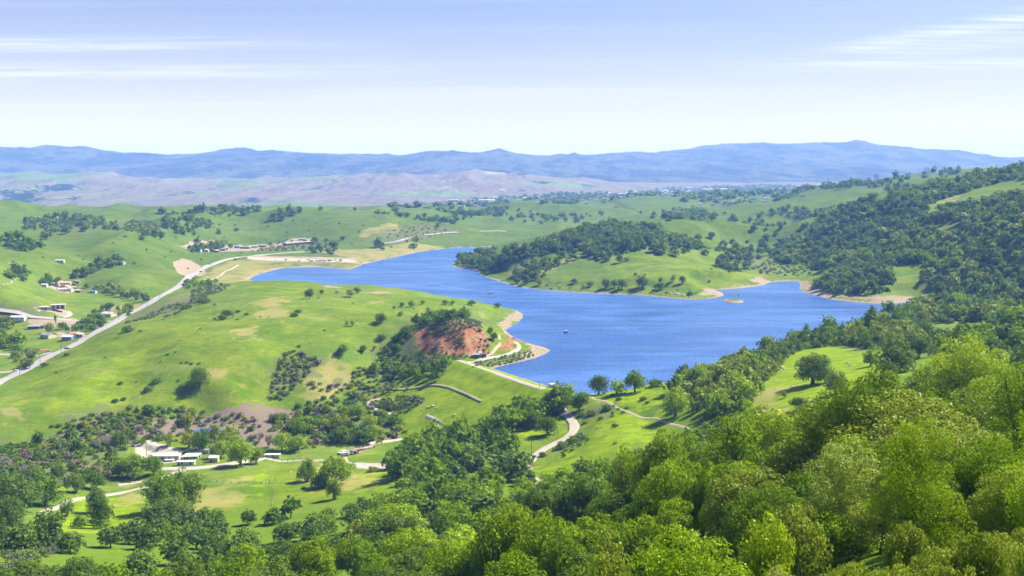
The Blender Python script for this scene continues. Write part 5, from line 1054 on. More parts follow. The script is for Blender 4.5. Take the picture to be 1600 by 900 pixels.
scrub([(335,500),(350,484),(380,486),(420,495),(410,505),(350,503)], 10, [D], 0.9, 1.8, (18, 0))
scrub([(190,358),(208,340),(245,352),(255,372),(215,365)], 9, [GY_, D], 2.0, 3.6); scrub([(1210,410),(1270,420),(1265,430),(1190,428),(1160,415)], 9, [GY_, S_], 1.5, 3.0); scrub([(1100,420),(1180,400),(1200,385),(1230,385),(1200,412),(1140,432)], 14, [D, GY_], 1.5, 3.0)
scrub([(400,392),(480,392),(530,385),(520,375),(420,380)], 10, [GY_, B_, S_], 1.5, 3.2); scrub([(600,360),(660,352),(700,360),(640,378)], 12, [B_, GY_], 1.5, 3); scrub([(1150,468),(1160,470),(1150,473),(1138,471)], 3.0, [GY_, L_], 0.8, 1.5)
scrub([(800,432),(860,452),(1000,458),(1090,462),(1090,455),(1000,450),(900,447),(840,440)], 10, [D, GY_, O_], 1.0, 2.4)
scrub([(940,735),(1080,668),(1060,662),(960,640),(915,650),(905,690),(860,745)], 22, [GY_, D, O_], 0.6, 1.3)
scrub([(0,410),(350,350),(400,345),(560,340),(700,350),(600,390),(450,380),(300,430),(60,430)], 45, [GY_, D], 1.5, 3.0)
scrub([(350,610),(240,610),(120,560),(250,500),(400,460),(700,485),(640,505),(500,590)], 42, [D, GY_, O_], 0.6, 1.4)

for P_ in scatter(WHILL, 8.0, 60000, ex=CLEAR): MR.add(P_, random.uniform(2.2, 4.5), random.choice([D, GY_, D, G]), 'low', random.uniform(1.0, 1.8), 26, 0.5)
for P_ in scatter([(795,410),(870,374),(950,355),(1000,355),(1060,372),(1090,388),(1000,392),(950,402),(905,394),(850,402)], 8.0, 20000): MR.add(P_, random.uniform(2.0, 4.2), random.choice([D, GY_, D]), 'low', random.uniform(1.0, 1.8), 26, 0.5)
# --- pick the largest 300 of each kind in view as things of their own; the rest stay together
def appwidth(c): return 2 * c['half'] / c['P'][1]
ORD = ['leftmost', 'second from left', 'third from left', 'fourth from left', 'fifth from left', 'sixth from left', 'seventh from left', 'eighth from left']
sel_, rest = [], []
for nm in ('oak_tree', 'bush'):
    cs_ = [c for c in CAND if c['name'] == nm]
    for c in cs_:
        px_, py_ = to_px(*c['P']); c['px'] = px_; c['py'] = py_; m_ = 40 + 1700 * c['half'] / c['P'][1]; c['inview'] = (c['force'] or c['P'][1] > 75) and -m_ < px_ < 1600 + m_ and (py_ < 1180 or c['force'])
    cs_.sort(key=lambda c: (not c['force'], not c['inview'], -appwidth(c)))
    cs_ = [c for c in cs_ if c['force'] or c['P'][1] > 75]; sel_ += cs_[:298]; rest += cs_[298:]
groups = {}
for c in sel_:
    if c['label'] is None: groups.setdefault((c['region'], c['name']), []).append(c)
ROW = ['rear', 'back middle', 'middle', 'front middle', 'front']
for (reg, nm), cs_ in groups.items():
    thing = 'bush' if nm == 'bush' else 'oak'
    cs_.sort(key=lambda c: -c['P'][1]); nrow = 1 if len(cs_) < 9 else 3 if len(cs_) < 30 else 5
    for i, c in enumerate(cs_): c['row'] = None if nrow == 1 else (ROW if nrow == 5 else ['rear', 'middle', 'front'])[i * nrow // len(cs_)]
    med = sorted(c['half'] for c in cs_)[len(cs_) // 2]; sub = {}
    for c in cs_:
        size = '' if len(cs_) < 12 else ('large ' if c['half'] > med else 'small ')
        th = 'bare tree' if c['style'] == 'twig' else thing
        key = (c['row'] + ' row ' if c['row'] else '', size + (KADJ[c['kind']] if c['style'] != 'twig' else 'brown') + ' ' + SADJ[c['style']] + ' ' + th)
        sub.setdefault(key, []).append(c)
    for (row, desc), L2 in sub.items():
        L2.sort(key=lambda c: c['px'])
        for i, c in enumerate(L2):
            o_ = '' if len(L2) == 1 else (ORD[min(i, 7)] if i < len(L2) - 1 else 'rightmost') + ' '
            c['label'] = o_ + row.replace(' row ', '-row ').replace(' ', '-', row.count(' ') - 1 if row else 0) + desc + ' ' + reg
            if len(c['label'].split()) > 16: c['label'] = c['label'].replace(' ' + SADJ[c['style']] + ' ', ' ')
            if len(c['label'].split()) > 16: print('LONG', c['label'])
            c['label'] = c['label'].replace('bushs', 'bushes')
for c in sel_:
    nm = c['name']
    if c['style'] == 'twig' and nm == 'oak_tree': nm = 'bare_tree'
    if c['style'] == 'spire': nm = 'cypress_tree'
    if c['region'] and 'brush on the knoll' in c['region']: grp = 'bushes of the brush on the knoll'
    elif c['region']: grp = ('bushes ' if nm == 'bush' else 'trees ') + c['region']
    else: grp = 'separate bushes on the grassland' if nm == 'bush' else 'separate trees around the valley'
    plant_tree(nm, c['P'], c['half'], c['kind'], c['style'], c['label'], grp, 'bush' if nm == 'bush' else 'tree', c['hs'])
for c in rest:
    d = c['P'][1]; kd = c['kind'] if c['kind'] != 'bare' else 'olive'
    stl = c['style'] if c['style'] not in ('twig',) else 'dome'
    n_, lf = (4000, 0.05) if d < 230 else (1000, 0.092) if d < 480 else (320, 0.155) if d < 1000 else (150, 0.22) if d < 1900 else (70, 0.30)
    MR.add(c['P'], c['half'], kd, stl, c['hs'], n_, lf)
print('individual', len(sel_), 'rest', len(rest), 'mass tris', sum(len(f) for f in MR.F), sum(len(f) for f in MS.F))
MR.build(); MS.build()
# ------------------------------------------------------------------ buildings, vehicles, boats, poles, rocks, fences
MW = simple('white_paint', (0.60, 0.60, 0.58), 0.6); MCR = simple('cream_wall', (0.58, 0.50, 0.38), 0.85); MTAN = simple('tan_wall', (0.46, 0.35, 0.24), 0.9); MGR = simple('grey_metal', (0.42, 0.43, 0.45), 0.5, 0.3)
MBR = simple('brown_wood', (0.18, 0.12, 0.08), 0.9); MDK = simple('dark_opening', (0.03, 0.035, 0.045), 0.25, spec=0.6); MBL = simple('blue_panel', (0.14, 0.26, 0.52), 0.6); MTILE = simple('tile_roof', (0.42, 0.22, 0.14), 0.9, var=0.3)
MSH = simple('shingle_roof', (0.30, 0.28, 0.27), 0.95, var=0.3); MSTONE = simple('weathered_stone', (0.50, 0.44, 0.36), 0.95, var=0.25, scale=.8); MRED = simple('red_sheet', (0.50, 0.13, 0.08), 0.6); MROOFW = simple('white_sheet_roof', (0.52, 0.505, 0.47), 0.6, var=.25)
MTYRE = simple('tyre_rubber', (0.02, 0.02, 0.02), 0.9); MROCK = simple('pale_rock', (0.36, 0.33, 0.29), 0.95, var=0.45, scale=1.2); MPOLE = simple('pole_wood', (0.12, 0.095, 0.08), 0.9); MSTEEL = simple('pylon_steel', (0.30, 0.32, 0.36), 0.5, 0.5); MORG = simple('orange_paint', (0.65, 0.22, 0.03), 0.5)
def house(px, py, w, d, h, rot, wall, roof, label, name='house', pitch=0.35, win=2, chimney=False, group='buildings in the valley', cat='house', door=True, flatroof=False):
    P = hit(px, py); e = empty(name, (P[0], P[1], P[2] - 0.05), math.radians(rot)); tag(e, label, cat, group)
    b = MB(); g = 0 if flatroof else pitch * d / 2; b.prism([(-d/2, -0.8), (d/2, -0.8), (d/2, h), (0, h + g), (-d/2, h)] if g else [(-d/2, -0.8), (d/2, -0.8), (d/2, h), (-d/2, h)], -w/2, w/2); b.build('wall', wall, e)
    r = MB(); o = 0.45
    if flatroof: r.box(-w/2 - o, w/2 + o, -d/2 - o, d/2 + o, h + 0.003, h + 0.32)
    else:
        z0 = h - pitch * o
        r.prism([(-d/2 - o, z0 + .01), (0, h + g + .01), (0, h + g + .24), (-d/2 - o, z0 + .22)], -w/2 - o, w/2 + o); r.prism([(d/2 + o, z0 + .01), (d/2 + o, z0 + .22), (0, h + g + .24), (0, h + g + .01)], -w/2 - o, w/2 + o)
    ro = r.build('roof', roof, e)
    if chimney: MB().box(w * .2, w * .2 + .7, -d * .25, -d * .25 + .7, h, h + g + 1.0).build('chimney', MTILE, ro)
    for side in (-1, 1):
        for k in range(win):
            x = -w/2 + w * (k + 0.5) / win + (0.0 if not door else 0.35); y = side * d / 2; y0, y1 = (y - .06, y + .03) if side > 0 else (y - .03, y + .06)
            if abs(x) > w/2 - .8: continue
            f = MB().box(x - .75, x + .75, y0, y1, h * .38, h * .38 + 1.3).build('window', MW, e)
            MB().box(x - .6, x + .6, (y1 - .02 if side > 0 else y0 - .02), (y1 + .02 if side > 0 else y0 + .02), h * .38 + .12, h * .38 + 1.18).build('pane', MDK, f)
    if door:
        x = -w/2 + 1.1; dd_ = MB().box(x - .5, x + .5, -d/2 - .04, -d/2 + .05, 0, 2.05).build('door', MBR, e); MB().box(x + .3, x + .4, -d/2 - .09, -d/2 - .04, .95, 1.05).build('handle', MGR, dd_)
    return e
H = house
H(101,446,15,8,3.6,8,MTAN,MTAN,'long tan barn at the back of the ranch under the draw','barn',cat='barn'); H(104,451,11,8,3.2,-20,MCR,MROOFW,'cream house with pale roof in the centre of the ranch'); H(96,449.5,9,6,2.8,15,MTAN,MBR,'small brown roofed house left of the ranch centre')
H(106,455,12,7,2.8,-8,MCR,MSH,'grey roofed house at the front right of the ranch'); H(97,455,9,6,2.6,30,MCR,MROOFW,'small cream house at the front of the ranch by the dark cypress'); H(84,446.5,13,7,3.0,10,MTAN,MSH,'low tan house left in the ranch among the dark trees'); H(70,448,6,5,2.6,0,MW,MROOFW,'tiny white house at the left end of the ranch')
H(113,452,9,6,2.6,25,MW,MGR,'white house with metal roof on the right of the ranch'); H(122,457,7,5,2.6,0,MBR,MTAN,'brown shed right of the ranch houses','shed',cat='shed'); H(147,458,6,4,2.8,-15,MW,MBL,'tiny white and blue shed in the field right of the ranch','shed',cat='shed')
H(121,441,9,3,1.6,-25,MTAN,MTAN,'low tan shed at the mouth of the draw','shed',cat='shed',win=1); H(182,413,24,8,3.2,-12,MGR,MSH,'long grey roofed house in the dark draw'); H(94,409.5,11,5,2.4,0,MCR,MROOFW,'pale lone shed on the left mid hill','shed',cat='shed'); H(20,414,9,5,2,0,MTAN,MTAN,'lone tan hut on the left hillside','shed',cat='shed')
# the long unfinished stone building
P = hit(75, 483); e = empty('stone_building', (P[0], P[1], P[2]), math.radians(20)); tag(e, 'long pale stone building with flat roofs and dark openings on the left slope', 'building', 'buildings in the valley'); e.scale = (.85, .85, .6)
def wallrun(x0, x1, y, z0, z1, op, t=0.5):
    b = MB(); x = x0
    for a, c in op: b.box(x, a, y, y + t, z0, z1); b.box(a, c, y, y + t, z0, z0 + 1.0); b.box(a, c, y, y + t, z1 - .7, z1); x = c
    b.box(x, x1, y, y + t, z0, z1); return b
wallrun(-19, 3, -5, -1.2, 4.2, [(-17, -14.5), (-12.5, -10), (-8, -4.5), (-3, -1.2)]).build('front_wall', MSTONE, e); MB().box(-19, 3, 4.5, 5, -1.2, 4.2).build('rear_wall', MSTONE, e); MB().box(-19, -18.5, -4.5, 4.5, -1.2, 4.2).build('end_wall', MSTONE, e); MB().box(-18.5, 2.5, -4.4, -4.0, -1, 4.1).build('shade_slab', MDK, e)  # near-black slab behind the openings: the shade inside, put in as colour
MB().box(-19.6, 3.4, -5.6, 5.6, 4.203, 4.7).build('roof', MSTONE, e)
wallrun(3.01, 19, -1, -1.2, 6.4, [(5, 7), (9.5, 12.5), (14.5, 17.5)]).build('front_wall', MSTONE, e); MB().box(3.01, 3.5, -.5, 8, -1.2, 6.4).box(18.5, 19, -.5, 8, -1.2, 6.4).build('end_wall', MSTONE, e); MB().box(3.6, 18.4, -.4, 0, -1, 6.3).build('shade_slab', MDK, e); MB().box(2.6, 19.6, -1.6, 8.6, 6.403, 6.9).build('roof', MSTONE, e); MB().box(-24, -19.01, -5, -4.5, -1.2, 1.6).build('garden_wall', MSTONE, e)  # same dark slab for shade behind the taller block's openings
H(29,500,14,7,3.2,0,MW,MROOFW,'white farmhouse behind dark trees at the left edge',win=3); H(54,513.5,11,5,2.6,5,MBR,MGR,'long dark shed with pale metal roof in the left meadow','shed',cat='shed',win=0); H(64,512.5,7,4,2.0,5,MBR,MBR,'low brown shed beside the pale roofed shed in the meadow','shed',cat='shed',win=0)
H(76,527.5,11,9,3.2,-30,MCR,MSH,'grey roofed house of the roadside homestead',chimney=True); H(107,530.5,9,7,3.0,-5,MBL,MW,'blue and white house of the roadside homestead'); H(117,525,8,6,2.8,20,MTAN,MTILE,'tan house with tiled roof beside the blue house'); H(127,526,7,5,2.6,-20,MTAN,MCR,'small tan shed at the road edge of the homestead','shed',cat='shed')
H(171,494,13,9,3.0,-25,MCR,MROOFW,'white roofed house hidden in trees by the highway',chimney=True); H(154,497,7,5,2.4,-20,MW,MSH,'small white outbuilding left of the hidden house','shed',cat='shed')
P = hit(65, 553); e = empty('roadside_canopy', tuple(P), math.radians(10)); tag(e, 'small open shelter with a red roof beside the highway', 'shelter', 'buildings in the valley'); MB().box(-4, 4, -2.5, 2.5, 3.2, 3.6).build('roof', MRED, e)
for x in (-3.5, 3.5):
    for y in (-2.1, 2.1): MB().tube((x, y, -.4), (x, y, 3.2), .12).build('post', MBR, e)
for i, (x, y, w, d, wl_, rf, lb) in enumerate([(307,393,16,6,MW,MROOFW,'long white shed at the left end of the far farm'),(320,393,14,6,MTAN,MROOFW,'pale roofed shed second in the far farm row'),(337,394,13,7,MBR,MCR,'open brown barn in the middle of the far farm'),(348,391.5,9,5,MBR,MSH,'dark shed right of the brown barn'),(354,390,8,6,MW,MGR,'white shed behind the far farm yard'),
    (370.5,387.5,9,6,MBL,MBL,'bright blue shed in the far farm'),(375,386.5,6,5,MBL,MW,'small blue and white shed right of the bright blue one'),(382,388.5,14,4,MBR,MSH,'long dark open shed in the far farm'),(389,388.5,6,5,MW,MROOFW,'small white shed by the long open shed'),(397,387,14,4,MCR,MROOFW,'long low cream shed in the far farm'),
    (403,385.5,6,4,MBR,MSH,'dark small shed right of the cream one'),(412,385.5,12,4,MTAN,MROOFW,'low tan shed before the crate rows'),(447,382.5,9,6,MBL,MBL,'blue roofed shed at the left of the crate rows'),(472,375.5,12,6,MGR,MGR,'grey barn above the crate rows')]): H(x, y, w, d, 3.0, random.uniform(-14, 14), wl_, rf, lb, 'shed', cat='shed', win=1, group='sheds of the far farm')
for r_, (y0, n_) in enumerate([(380.8, 4), (382.6, 6)]):
    for k in range(n_ + r_):
        x = 452 + k * 6.0 - r_ * 2; e = H(x, y0 - k * 0.55, 6.5, 4.5, 2.4, 8, MBR, MCR, ['leftmost', 'second from left', 'third from left', 'fourth from left', 'fifth from left', 'sixth from left', 'seventh from left'][k] + ' small kennel shed in the ' + ('upper' if r_ == 0 else 'lower') + ' row at the far farm', 'shed', cat='shed', win=0, door=False, group='rows of small sheds')
# ranger yard by the pond
H(260,718,16.5,6,3.0,4,MW,MROOFW,'long white shed with flat pale roof at the gravel yard','shed',cat='shed',win=4,pitch=.18); H(265,721.5,4.5,2,1.2,4,MW,MW,'low white tank box in front of the long white shed','storage_box',cat='box',win=0,door=False,flatroof=True)
H(298,717,9,3.4,1.8,6,MGR,MROOFW,'grey shed with pale roof in the middle of the yard','shed',cat='shed',win=2,flatroof=True); H(302,713.5,9,3,1.6,6,MGR,MROOFW,'pale roofed shed behind the grey one in the yard','shed',cat='shed',win=0,flatroof=True,door=False)
H(291,726.5,10,3,2.2,3,MW,MROOFW,'white trailer standing on the verge beside the gravel road','trailer',cat='trailer',win=2,flatroof=True); H(335,721.5,5,4.5,3.0,0,MTAN,MROOFW,'small beige pump house by the shading lime oak','pump_house',cat='shed',win=0); H(309,707,14,3,1.6,2,MGR,MGR,'long grey open shelter under the trees','shed',cat='shed',win=0,flatroof=True,door=False)
H(426,714,9,3,1.6,2,MGR,MROOFW,'pale roofed trailer on the road right of the leafy oaks','trailer',cat='trailer',win=1,flatroof=True)
H(744,558,5,3,2.2,-8,MDK,MGR,'dark hut at the left end of the dam','hut',cat='hut',win=0,group='huts at the dam'); H(750,556.5,2.4,2.4,3.0,-8,MW,MROOFW,'narrow white hut next to the dark one at the dam','hut',cat='hut',win=0,group='huts at the dam')
H(755,557,5,2.6,2.0,-8,MBR,MBR,'brown container right of the white hut at the dam','container',cat='container',win=0,group='huts at the dam',flatroof=True,door=False)
# intake house on the water side of the dam
P = np.array([*(DAM_A + dd * (DAM_L - 9) - dn * 6.5), 1.0]); e = empty('intake_house', tuple(P), 0.35); tag(e, 'small pale concrete intake tower with railing at the dam water edge', 'tower', 'huts at the dam')
MB().box(-2.6, 2.6, -2.6, 2.6, -3, 1.2).build('base', MSTONE, e); MB().box(-1.8, 1.8, -1.8, 1.8, 1.203, 3.9).build('wall', MCR, e); MB().box(-2.2, 2.2, -2.2, 2.2, 3.903, 4.2).build('roof', MROOFW, e); MB().box(-.5, .5, -1.87, -1.79, 1.25, 3.2).build('door', MDK, e)
r = MB()
for k in range(5):
    t = -2.5 + 1.25 * k
    for q in ((t, -2.5), (t, 2.5), (-2.5, t), (2.5, t)): r.tube((q[0], q[1], 1.2), (q[0], q[1], 2.2), .04, n=4)
for z in (1.7, 2.2):
    for p, q in (((-2.5, -2.5, z), (2.5, -2.5, z)), ((2.5, -2.5, z), (2.5, 2.5, z)), ((2.5, 2.5, z), (-2.5, 2.5, z)), ((-2.5, 2.5, z), (-2.5, -2.5, z))): r.tube(p, q, .035, n=4)
r.build('railing', MGR, e)
# --- cars
def car_proto(kind):
    e = empty('parked_car'); L, W_, H_ = (4.5, 1.8, 1.45) if kind == 'car' else (5.5, 1.95, 1.8)
    if kind == 'car': prof = [(-L/2, .32), (L/2, .32), (L/2, .62), (L/2 - .12, .78), (.95, .90), (.35, 1.36), (-1.1, 1.42), (-1.85, .98), (-L/2 + .05, .92)]; gl = [(.80, .93), (.33, 1.30), (-1.05, 1.36), (-1.62, .98)]
    elif kind == 'pickup': prof = [(-L/2, .42), (L/2, .42), (L/2, .95), (1.5, 1.08), (1.0, 1.72), (-.4, 1.75), (-.6, 1.10), (-L/2, 1.08)]; gl = [(1.32, 1.12), (.96, 1.66), (-.35, 1.69), (-.47, 1.12)]
    else: prof = [(-L/2, .40), (L/2, .40), (L/2, .95), (2.0, 1.15), (1.45, 1.95), (-L/2 + .1, 2.0)]; gl = [(1.85, 1.2), (1.42, 1.85), (.3, 1.88), (.3, 1.2)]
    b = MB().prism(prof, -W_/2, W_/2, 'y'); b.v = [(v[0], v[1] * (1 - max(0, v[2] - .95) * .22), v[2]) for v in b.v]; body = b.build('body', MW, e)
    g = MB()
    for s in (-1, 1):
        y = s * W_/2; g.prism([(x, z) for x, z in gl], y * 1.004 if s > 0 else y * 1.016, y * 1.016 if s > 0 else y * 1.004, 'y')
    g.v = [(v[0], v[1] * (1 - max(0, v[2] - .95) * .22), v[2]) for v in g.v]; g.build('window', MDK, e)
    (x0, z0), (x1, z1) = gl[0], gl[1]; ws = MB(); n_ = Vector((z0 - z1, 0, x1 - x0)).normalized() * -.03
    ws.add([(x0 + .16 + n_.x, -W_*.44, z0), (x0 + .16 + n_.x, W_*.44, z0), (x1 + .10, W_*.40, z1), (x1 + .10, -W_*.40, z1), (x0 + .1, -W_*.44, z0), (x0 + .1, W_*.44, z0), (x1, W_*.40, z1), (x1, -W_*.40, z1)], [(0,1,2,3),(7,6,5,4),(0,4,5,1),(1,5,6,2),(2,6,7,3),(3,7,4,0)]); ws.build('windscreen', MDK, e)
    for x in (-L/2 + .85, L/2 - .85):
        for y in (-W_/2 + .1, W_/2 - .1): w = MB().tube((x, y - .12, .33), (x, y + .12, .33), .33, n=12).build('wheel', MTYRE, e); MB().tube((x, y - .135, .33), (x, y + .135, .33), .17, n=8).build('rim', MGR, w)
    for y in (-.62, .62): MB().box(L/2 - .02, L/2 + .03, y - .18, y + .18, .62, .76).build('headlight', MROOFW, e)
    return e
PC = {}
PAINT = {'white': MW, 'silver': simple('silver_paint', (0.45, 0.47, 0.50), 0.35, 0.4), 'black': simple('black_paint', (0.02, 0.02, 0.025), 0.3), 'blue': simple('blue_paint', (0.08, 0.16, 0.36), 0.35), 'red': simple('red_paint', (0.35, 0.05, 0.04), 0.35)}
def car(px, py, kind, colr, rot, label, group=None, name='parked_car'):
    P = hit(px, py)
    if kind not in PC: e = PC[kind] = car_proto(kind)
    else: e = copy_tree(PC[kind])
    e.name = name; e.location = (P[0], P[1], P[2] + 0.32); e.rotation_euler = (0, 0, math.radians(rot)); e['label'] = label; e['category'] = {'car': 'car', 'pickup': 'pickup truck', 'van': 'van'}[kind]
    if group: e['group'] = group
    for c in e.children:
        if c.name.startswith('body'): c.material_slots[0].link = 'OBJECT'; c.material_slots[0].material = PAINT[colr]
    return e
car(104.5,546,'car','black',35,'black car driving on the pale highway past the homestead','cars on the highway','moving_car'); car(75,551,'pickup','silver',20,'silver pickup beside the red roofed roadside shelter','cars on the highway'); car(314,425.5,'car','black',48,'dark car far up the highway near the bend','cars on the highway','moving_car')
car(302,433,'van','white',48,'white van on the highway bend','cars on the highway','moving_car'); car(25,581,'car','white',0,'white car on the side road at the left edge','cars on the highway')
car(533,709,'pickup','white',70,'white pickup at the left of the parked group in the meadow','vehicles parked in the meadow'); car(539,712.5,'van','white',20,'white van at the front of the parked group in the meadow','vehicles parked in the meadow'); car(545,711,'car','silver',30,'silver car in the middle of the parked group','vehicles parked in the meadow'); car(549,709,'pickup','blue',100,'blue pickup on the right of the parked group','vehicles parked in the meadow'); car(538,706.5,'car','white',80,'white car at the rear of the parked group','vehicles parked in the meadow')
car(699,716,'van','white',10,'white van half hidden in bushes below the dam road','vehicles below the dam'); car(724,717,'pickup','silver',75,'silver pickup under the oaks beside the wheel tracks','vehicles below the dam')
ordn = ['leftmost', 'second from left', 'third from left', 'fourth from left', 'fifth from left', 'sixth from left', 'seventh from left', 'eighth from left', 'ninth from left', 'tenth from left', 'eleventh from left', 'twelfth from left', 'thirteenth from left', 'rightmost']
for i, (x, y) in enumerate([(431,407.5),(447,406.8),(468,408),(482,407),(487,409),(495,408.3),(500,408.6),(503.5,408),(507.5,408.8),(511,407.4),(515,408.2),(519,407.4),(524,407),(532.5,408)]):
    cc = ['white', 'blue', 'silver', 'black', 'white', 'silver', 'blue'][i % 7]; car(x, y, ['car', 'van', 'pickup'][i % 3], cc, random.choice([0, 90, 80, 15]), ordn[i] + ' vehicle, ' + cc + ', in the lakeside car park', 'vehicles in the lakeside car park')
# little orange tractor
P = hit(556, 709.5); e = empty('tractor', (P[0], P[1], P[2] + .3), .6); tag(e, 'small orange tractor with dark wheels right of the parked group', 'tractor'); MB().prism([(-.6, .5), (1.6, .6), (1.6, 1.25), (.3, 1.35), (-.6, 1.2)], -.4, .4, 'y').build('body', MORG, e)
cb = MB(); [cb.tube((x, y, 1.2), (x * .9, y, 2.4), .05, n=5) for x in (-.8, .2) for y in (-.5, .5)]; cb.build('cab_frame', MDK, e); MB().box(-.95, .4, -.65, .65, 2.4, 2.5).build('cab_roof', MORG, e); MB().box(-.5, -.1, -.3, .3, 1.2, 1.6).build('seat', MDK, e)
for y in (-.75, .75): MB().tube((-.7, y - .2, .75), (-.7, y + .2, .75), .75, n=14).build('rear_wheel', MTYRE, e); MB().tube((1.2, y * .85 - .13, .42), (1.2, y * .85 + .13, .42), .42, n=12).build('front_wheel', MTYRE, e)
for i, (x, y, w, m, lb) in enumerate([(562,704.5,3.6,MBR,'dark timber stack right of the orange tractor'),(567,703,2.6,MCR,'pale block stack beside the dark timber stack'),(573,702,3.0,MCR,'pale crate in the middle of the pallet row'),(580,700.5,3.2,MROOFW,'white crate at the right end of the pallet row'),(583.5,699.5,1.2,MDK,'small dark bin at the far right of the pallet row')]):
    P = hit(x, y); e = empty('crate_stack', (P[0], P[1], P[2]), random.uniform(0, 1)); tag(e, lb, 'crate', 'crates behind the parked vehicles')
    for k in range(3):
        b = MB(); [b.box(-w/2 + j * w/5, -w/2 + j * w/5 + w/6.5, -.8, .8, k * .42 + .08, k * .42 + .36) for j in range(5)]; b.build('plank_layer', m, e)
    b = MB(); [b.box(-w/2, w/2, yy, yy + .1, z, z + .08) for z in (0, .41, .83) for yy in (-.7, .6)]; b.build('bearer', MBR, e)
# --- boats
def boat(px, py, L, label, rot, cabin=True):
    x, y = flat(px, py, 0); e = empty('motor_boat', (float(x), float(y), 0), math.radians(rot)); tag(e, label, 'boat', 'boats on the lake'); W_ = L * .32; V = []; st = [(-.5, .9, .8), (-.2, 1, .8), (.15, .95, .9), (.38, .6, 1.05), (.5, .04, 1.2)]
    for t, k, h in st: V += [(t * L, 0, -.25), (t * L * .98, -W_/2 * k * .75, .1), (t * L, -W_/2 * k, h), (t * L, W_/2 * k, h), (t * L * .98, W_/2 * k * .75, .1)]
    F = [[i * 5 + j, i * 5 + (j + 1) % 5, (i + 1) * 5 + (j + 1) % 5, (i + 1) * 5 + j] for i in range(4) for j in range(5)] + [[4, 3, 2, 1, 0], [20, 21, 22, 23, 24]]
    b = MB(); b.v = V; b.f = F; b.build('hull', MROOFW, e)
    if cabin: MB().prism([(-.1 * L, .81), (.2 * L, .9), (.12 * L, 1.7), (-.08 * L, 1.75)], -W_*.3, W_*.3, 'y').build('cabin', MW, e); MB().prism([(.17 * L, 1.1), (.215 * L, 1.1), (.145 * L, 1.6), (.12 * L, 1.6)], -W_*.27, W_*.27, 'y').build('windscreen', MDK, e)
    MB().box(-.56 * L, -.5 * L, -.25, .25, .1, 1.3).build('outboard_motor', MDK, e); s = MB(); [s.box(t * L, t * L + .45, -W_*.35, W_*.35, .83, 1.0) for t in (-.4, -.22)]; s.build('seat', MTAN, e)
    return e
boat(766,458.5,7.5,'white motor boat with a wake trailing across the upper lake',-12); boat(596,411.5,6,'small boat near the far sandy bank of the lake',10,False)
x, y = flat(884, 520, 0); e = empty('swim_raft', (float(x), float(y), 0), .3); tag(e, 'small pale box shaped raft alone in the middle of the lake', 'raft'); MB().box(-1.7, 1.7, -1.5, 1.5, -.2, .45).build('float', MBR, e); MB().box(-1.4, 1.4, -1.2, 1.2, .453, 2.0).build('box', MROOFW, e); MB().tube((0, 0, 2.0), (0, 0, 3.2), .06).build('mast', MGR, e)
for px_, py_, lb in ((974, 535, 'tiny white buoy right of the raft on the open water'), (1154, 466, 'dark navigation post on the little island')):
    x, y = flat(px_, py_, 0); e = empty('buoy' if px_ == 974 else 'marker_post', (float(x), float(y), float(max(0, ground(x, y)))), 0); tag(e, lb, 'buoy' if px_ == 974 else 'post')
    if px_ == 974: MB().tube((0, 0, -.3), (0, 0, .6), .5, .45, 10).build('float', MROOFW, e); MB().tube((0, 0, .6), (0, 0, 1.2), .12, .05, 6).build('top', MORG, e)
    else: MB().tube((0, 0, -.5), (0, 0, 4.2), .14, .1, 6).build('pole', MDK, e); MB().box(-.6, .6, -.06, .06, 3.0, 4.1).build('board', MDK, e)
# foam trail of the boat
M_FOAM = simple('foam', (0.20, 0.30, 0.52), 0.5, var=0.4, scale=.4)
wk = spline(np.stack(flat([766, 745, 715, 690, 668], [458.8, 455.5, 450.5, 445, 439.5], 0), 1), 3); T = np.gradient(wk, axis=0); T /= np.hypot(*T.T)[:, None]; NN = np.stack([-T[:, 1], T[:, 0]], 1); V = []; F = []
t_ = np.linspace(0, 1, len(wk)); wd = (0.25 + 1.0 * t_) * (1 - .9 * t_ ** 3) * (1 + .5 * vnoise(wk[:, 0] / 6, wk[:, 1] / 6, 3))
V = np.concatenate([np.column_stack([wk - NN * wd[:, None], np.full(len(wk), .03)]), np.column_stack([wk + NN * wd[:, None], np.full(len(wk), .03)])]); n_ = len(wk); F = np.array([[i, i + 1, n_ + i + 1, n_ + i] for i in range(n_ - 1)]); tag(link('wake', mesh_np('wake', V, F, [M_FOAM])), kind='structure')
# floating dock at the ramp
P = hit(563, 412.5); x, y = flat(566, 413.5, 0); e = empty('dock', (float(x), float(y), .1), math.radians(-35)); tag(e, 'dark floating dock at the boat ramp by the car park', 'dock'); MB().box(-9, 9, -1.2, 1.2, .25, .5).build('deck', MBR, e); MB().box(-9, 9, -1.0, 1.0, -.2, .247).build('float', MGR, e)
for xx in (-8, 0, 8): MB().tube((xx, 1.3, -1.5), (xx, 1.3, 1.8), .14).build('pile', MPOLE, e)
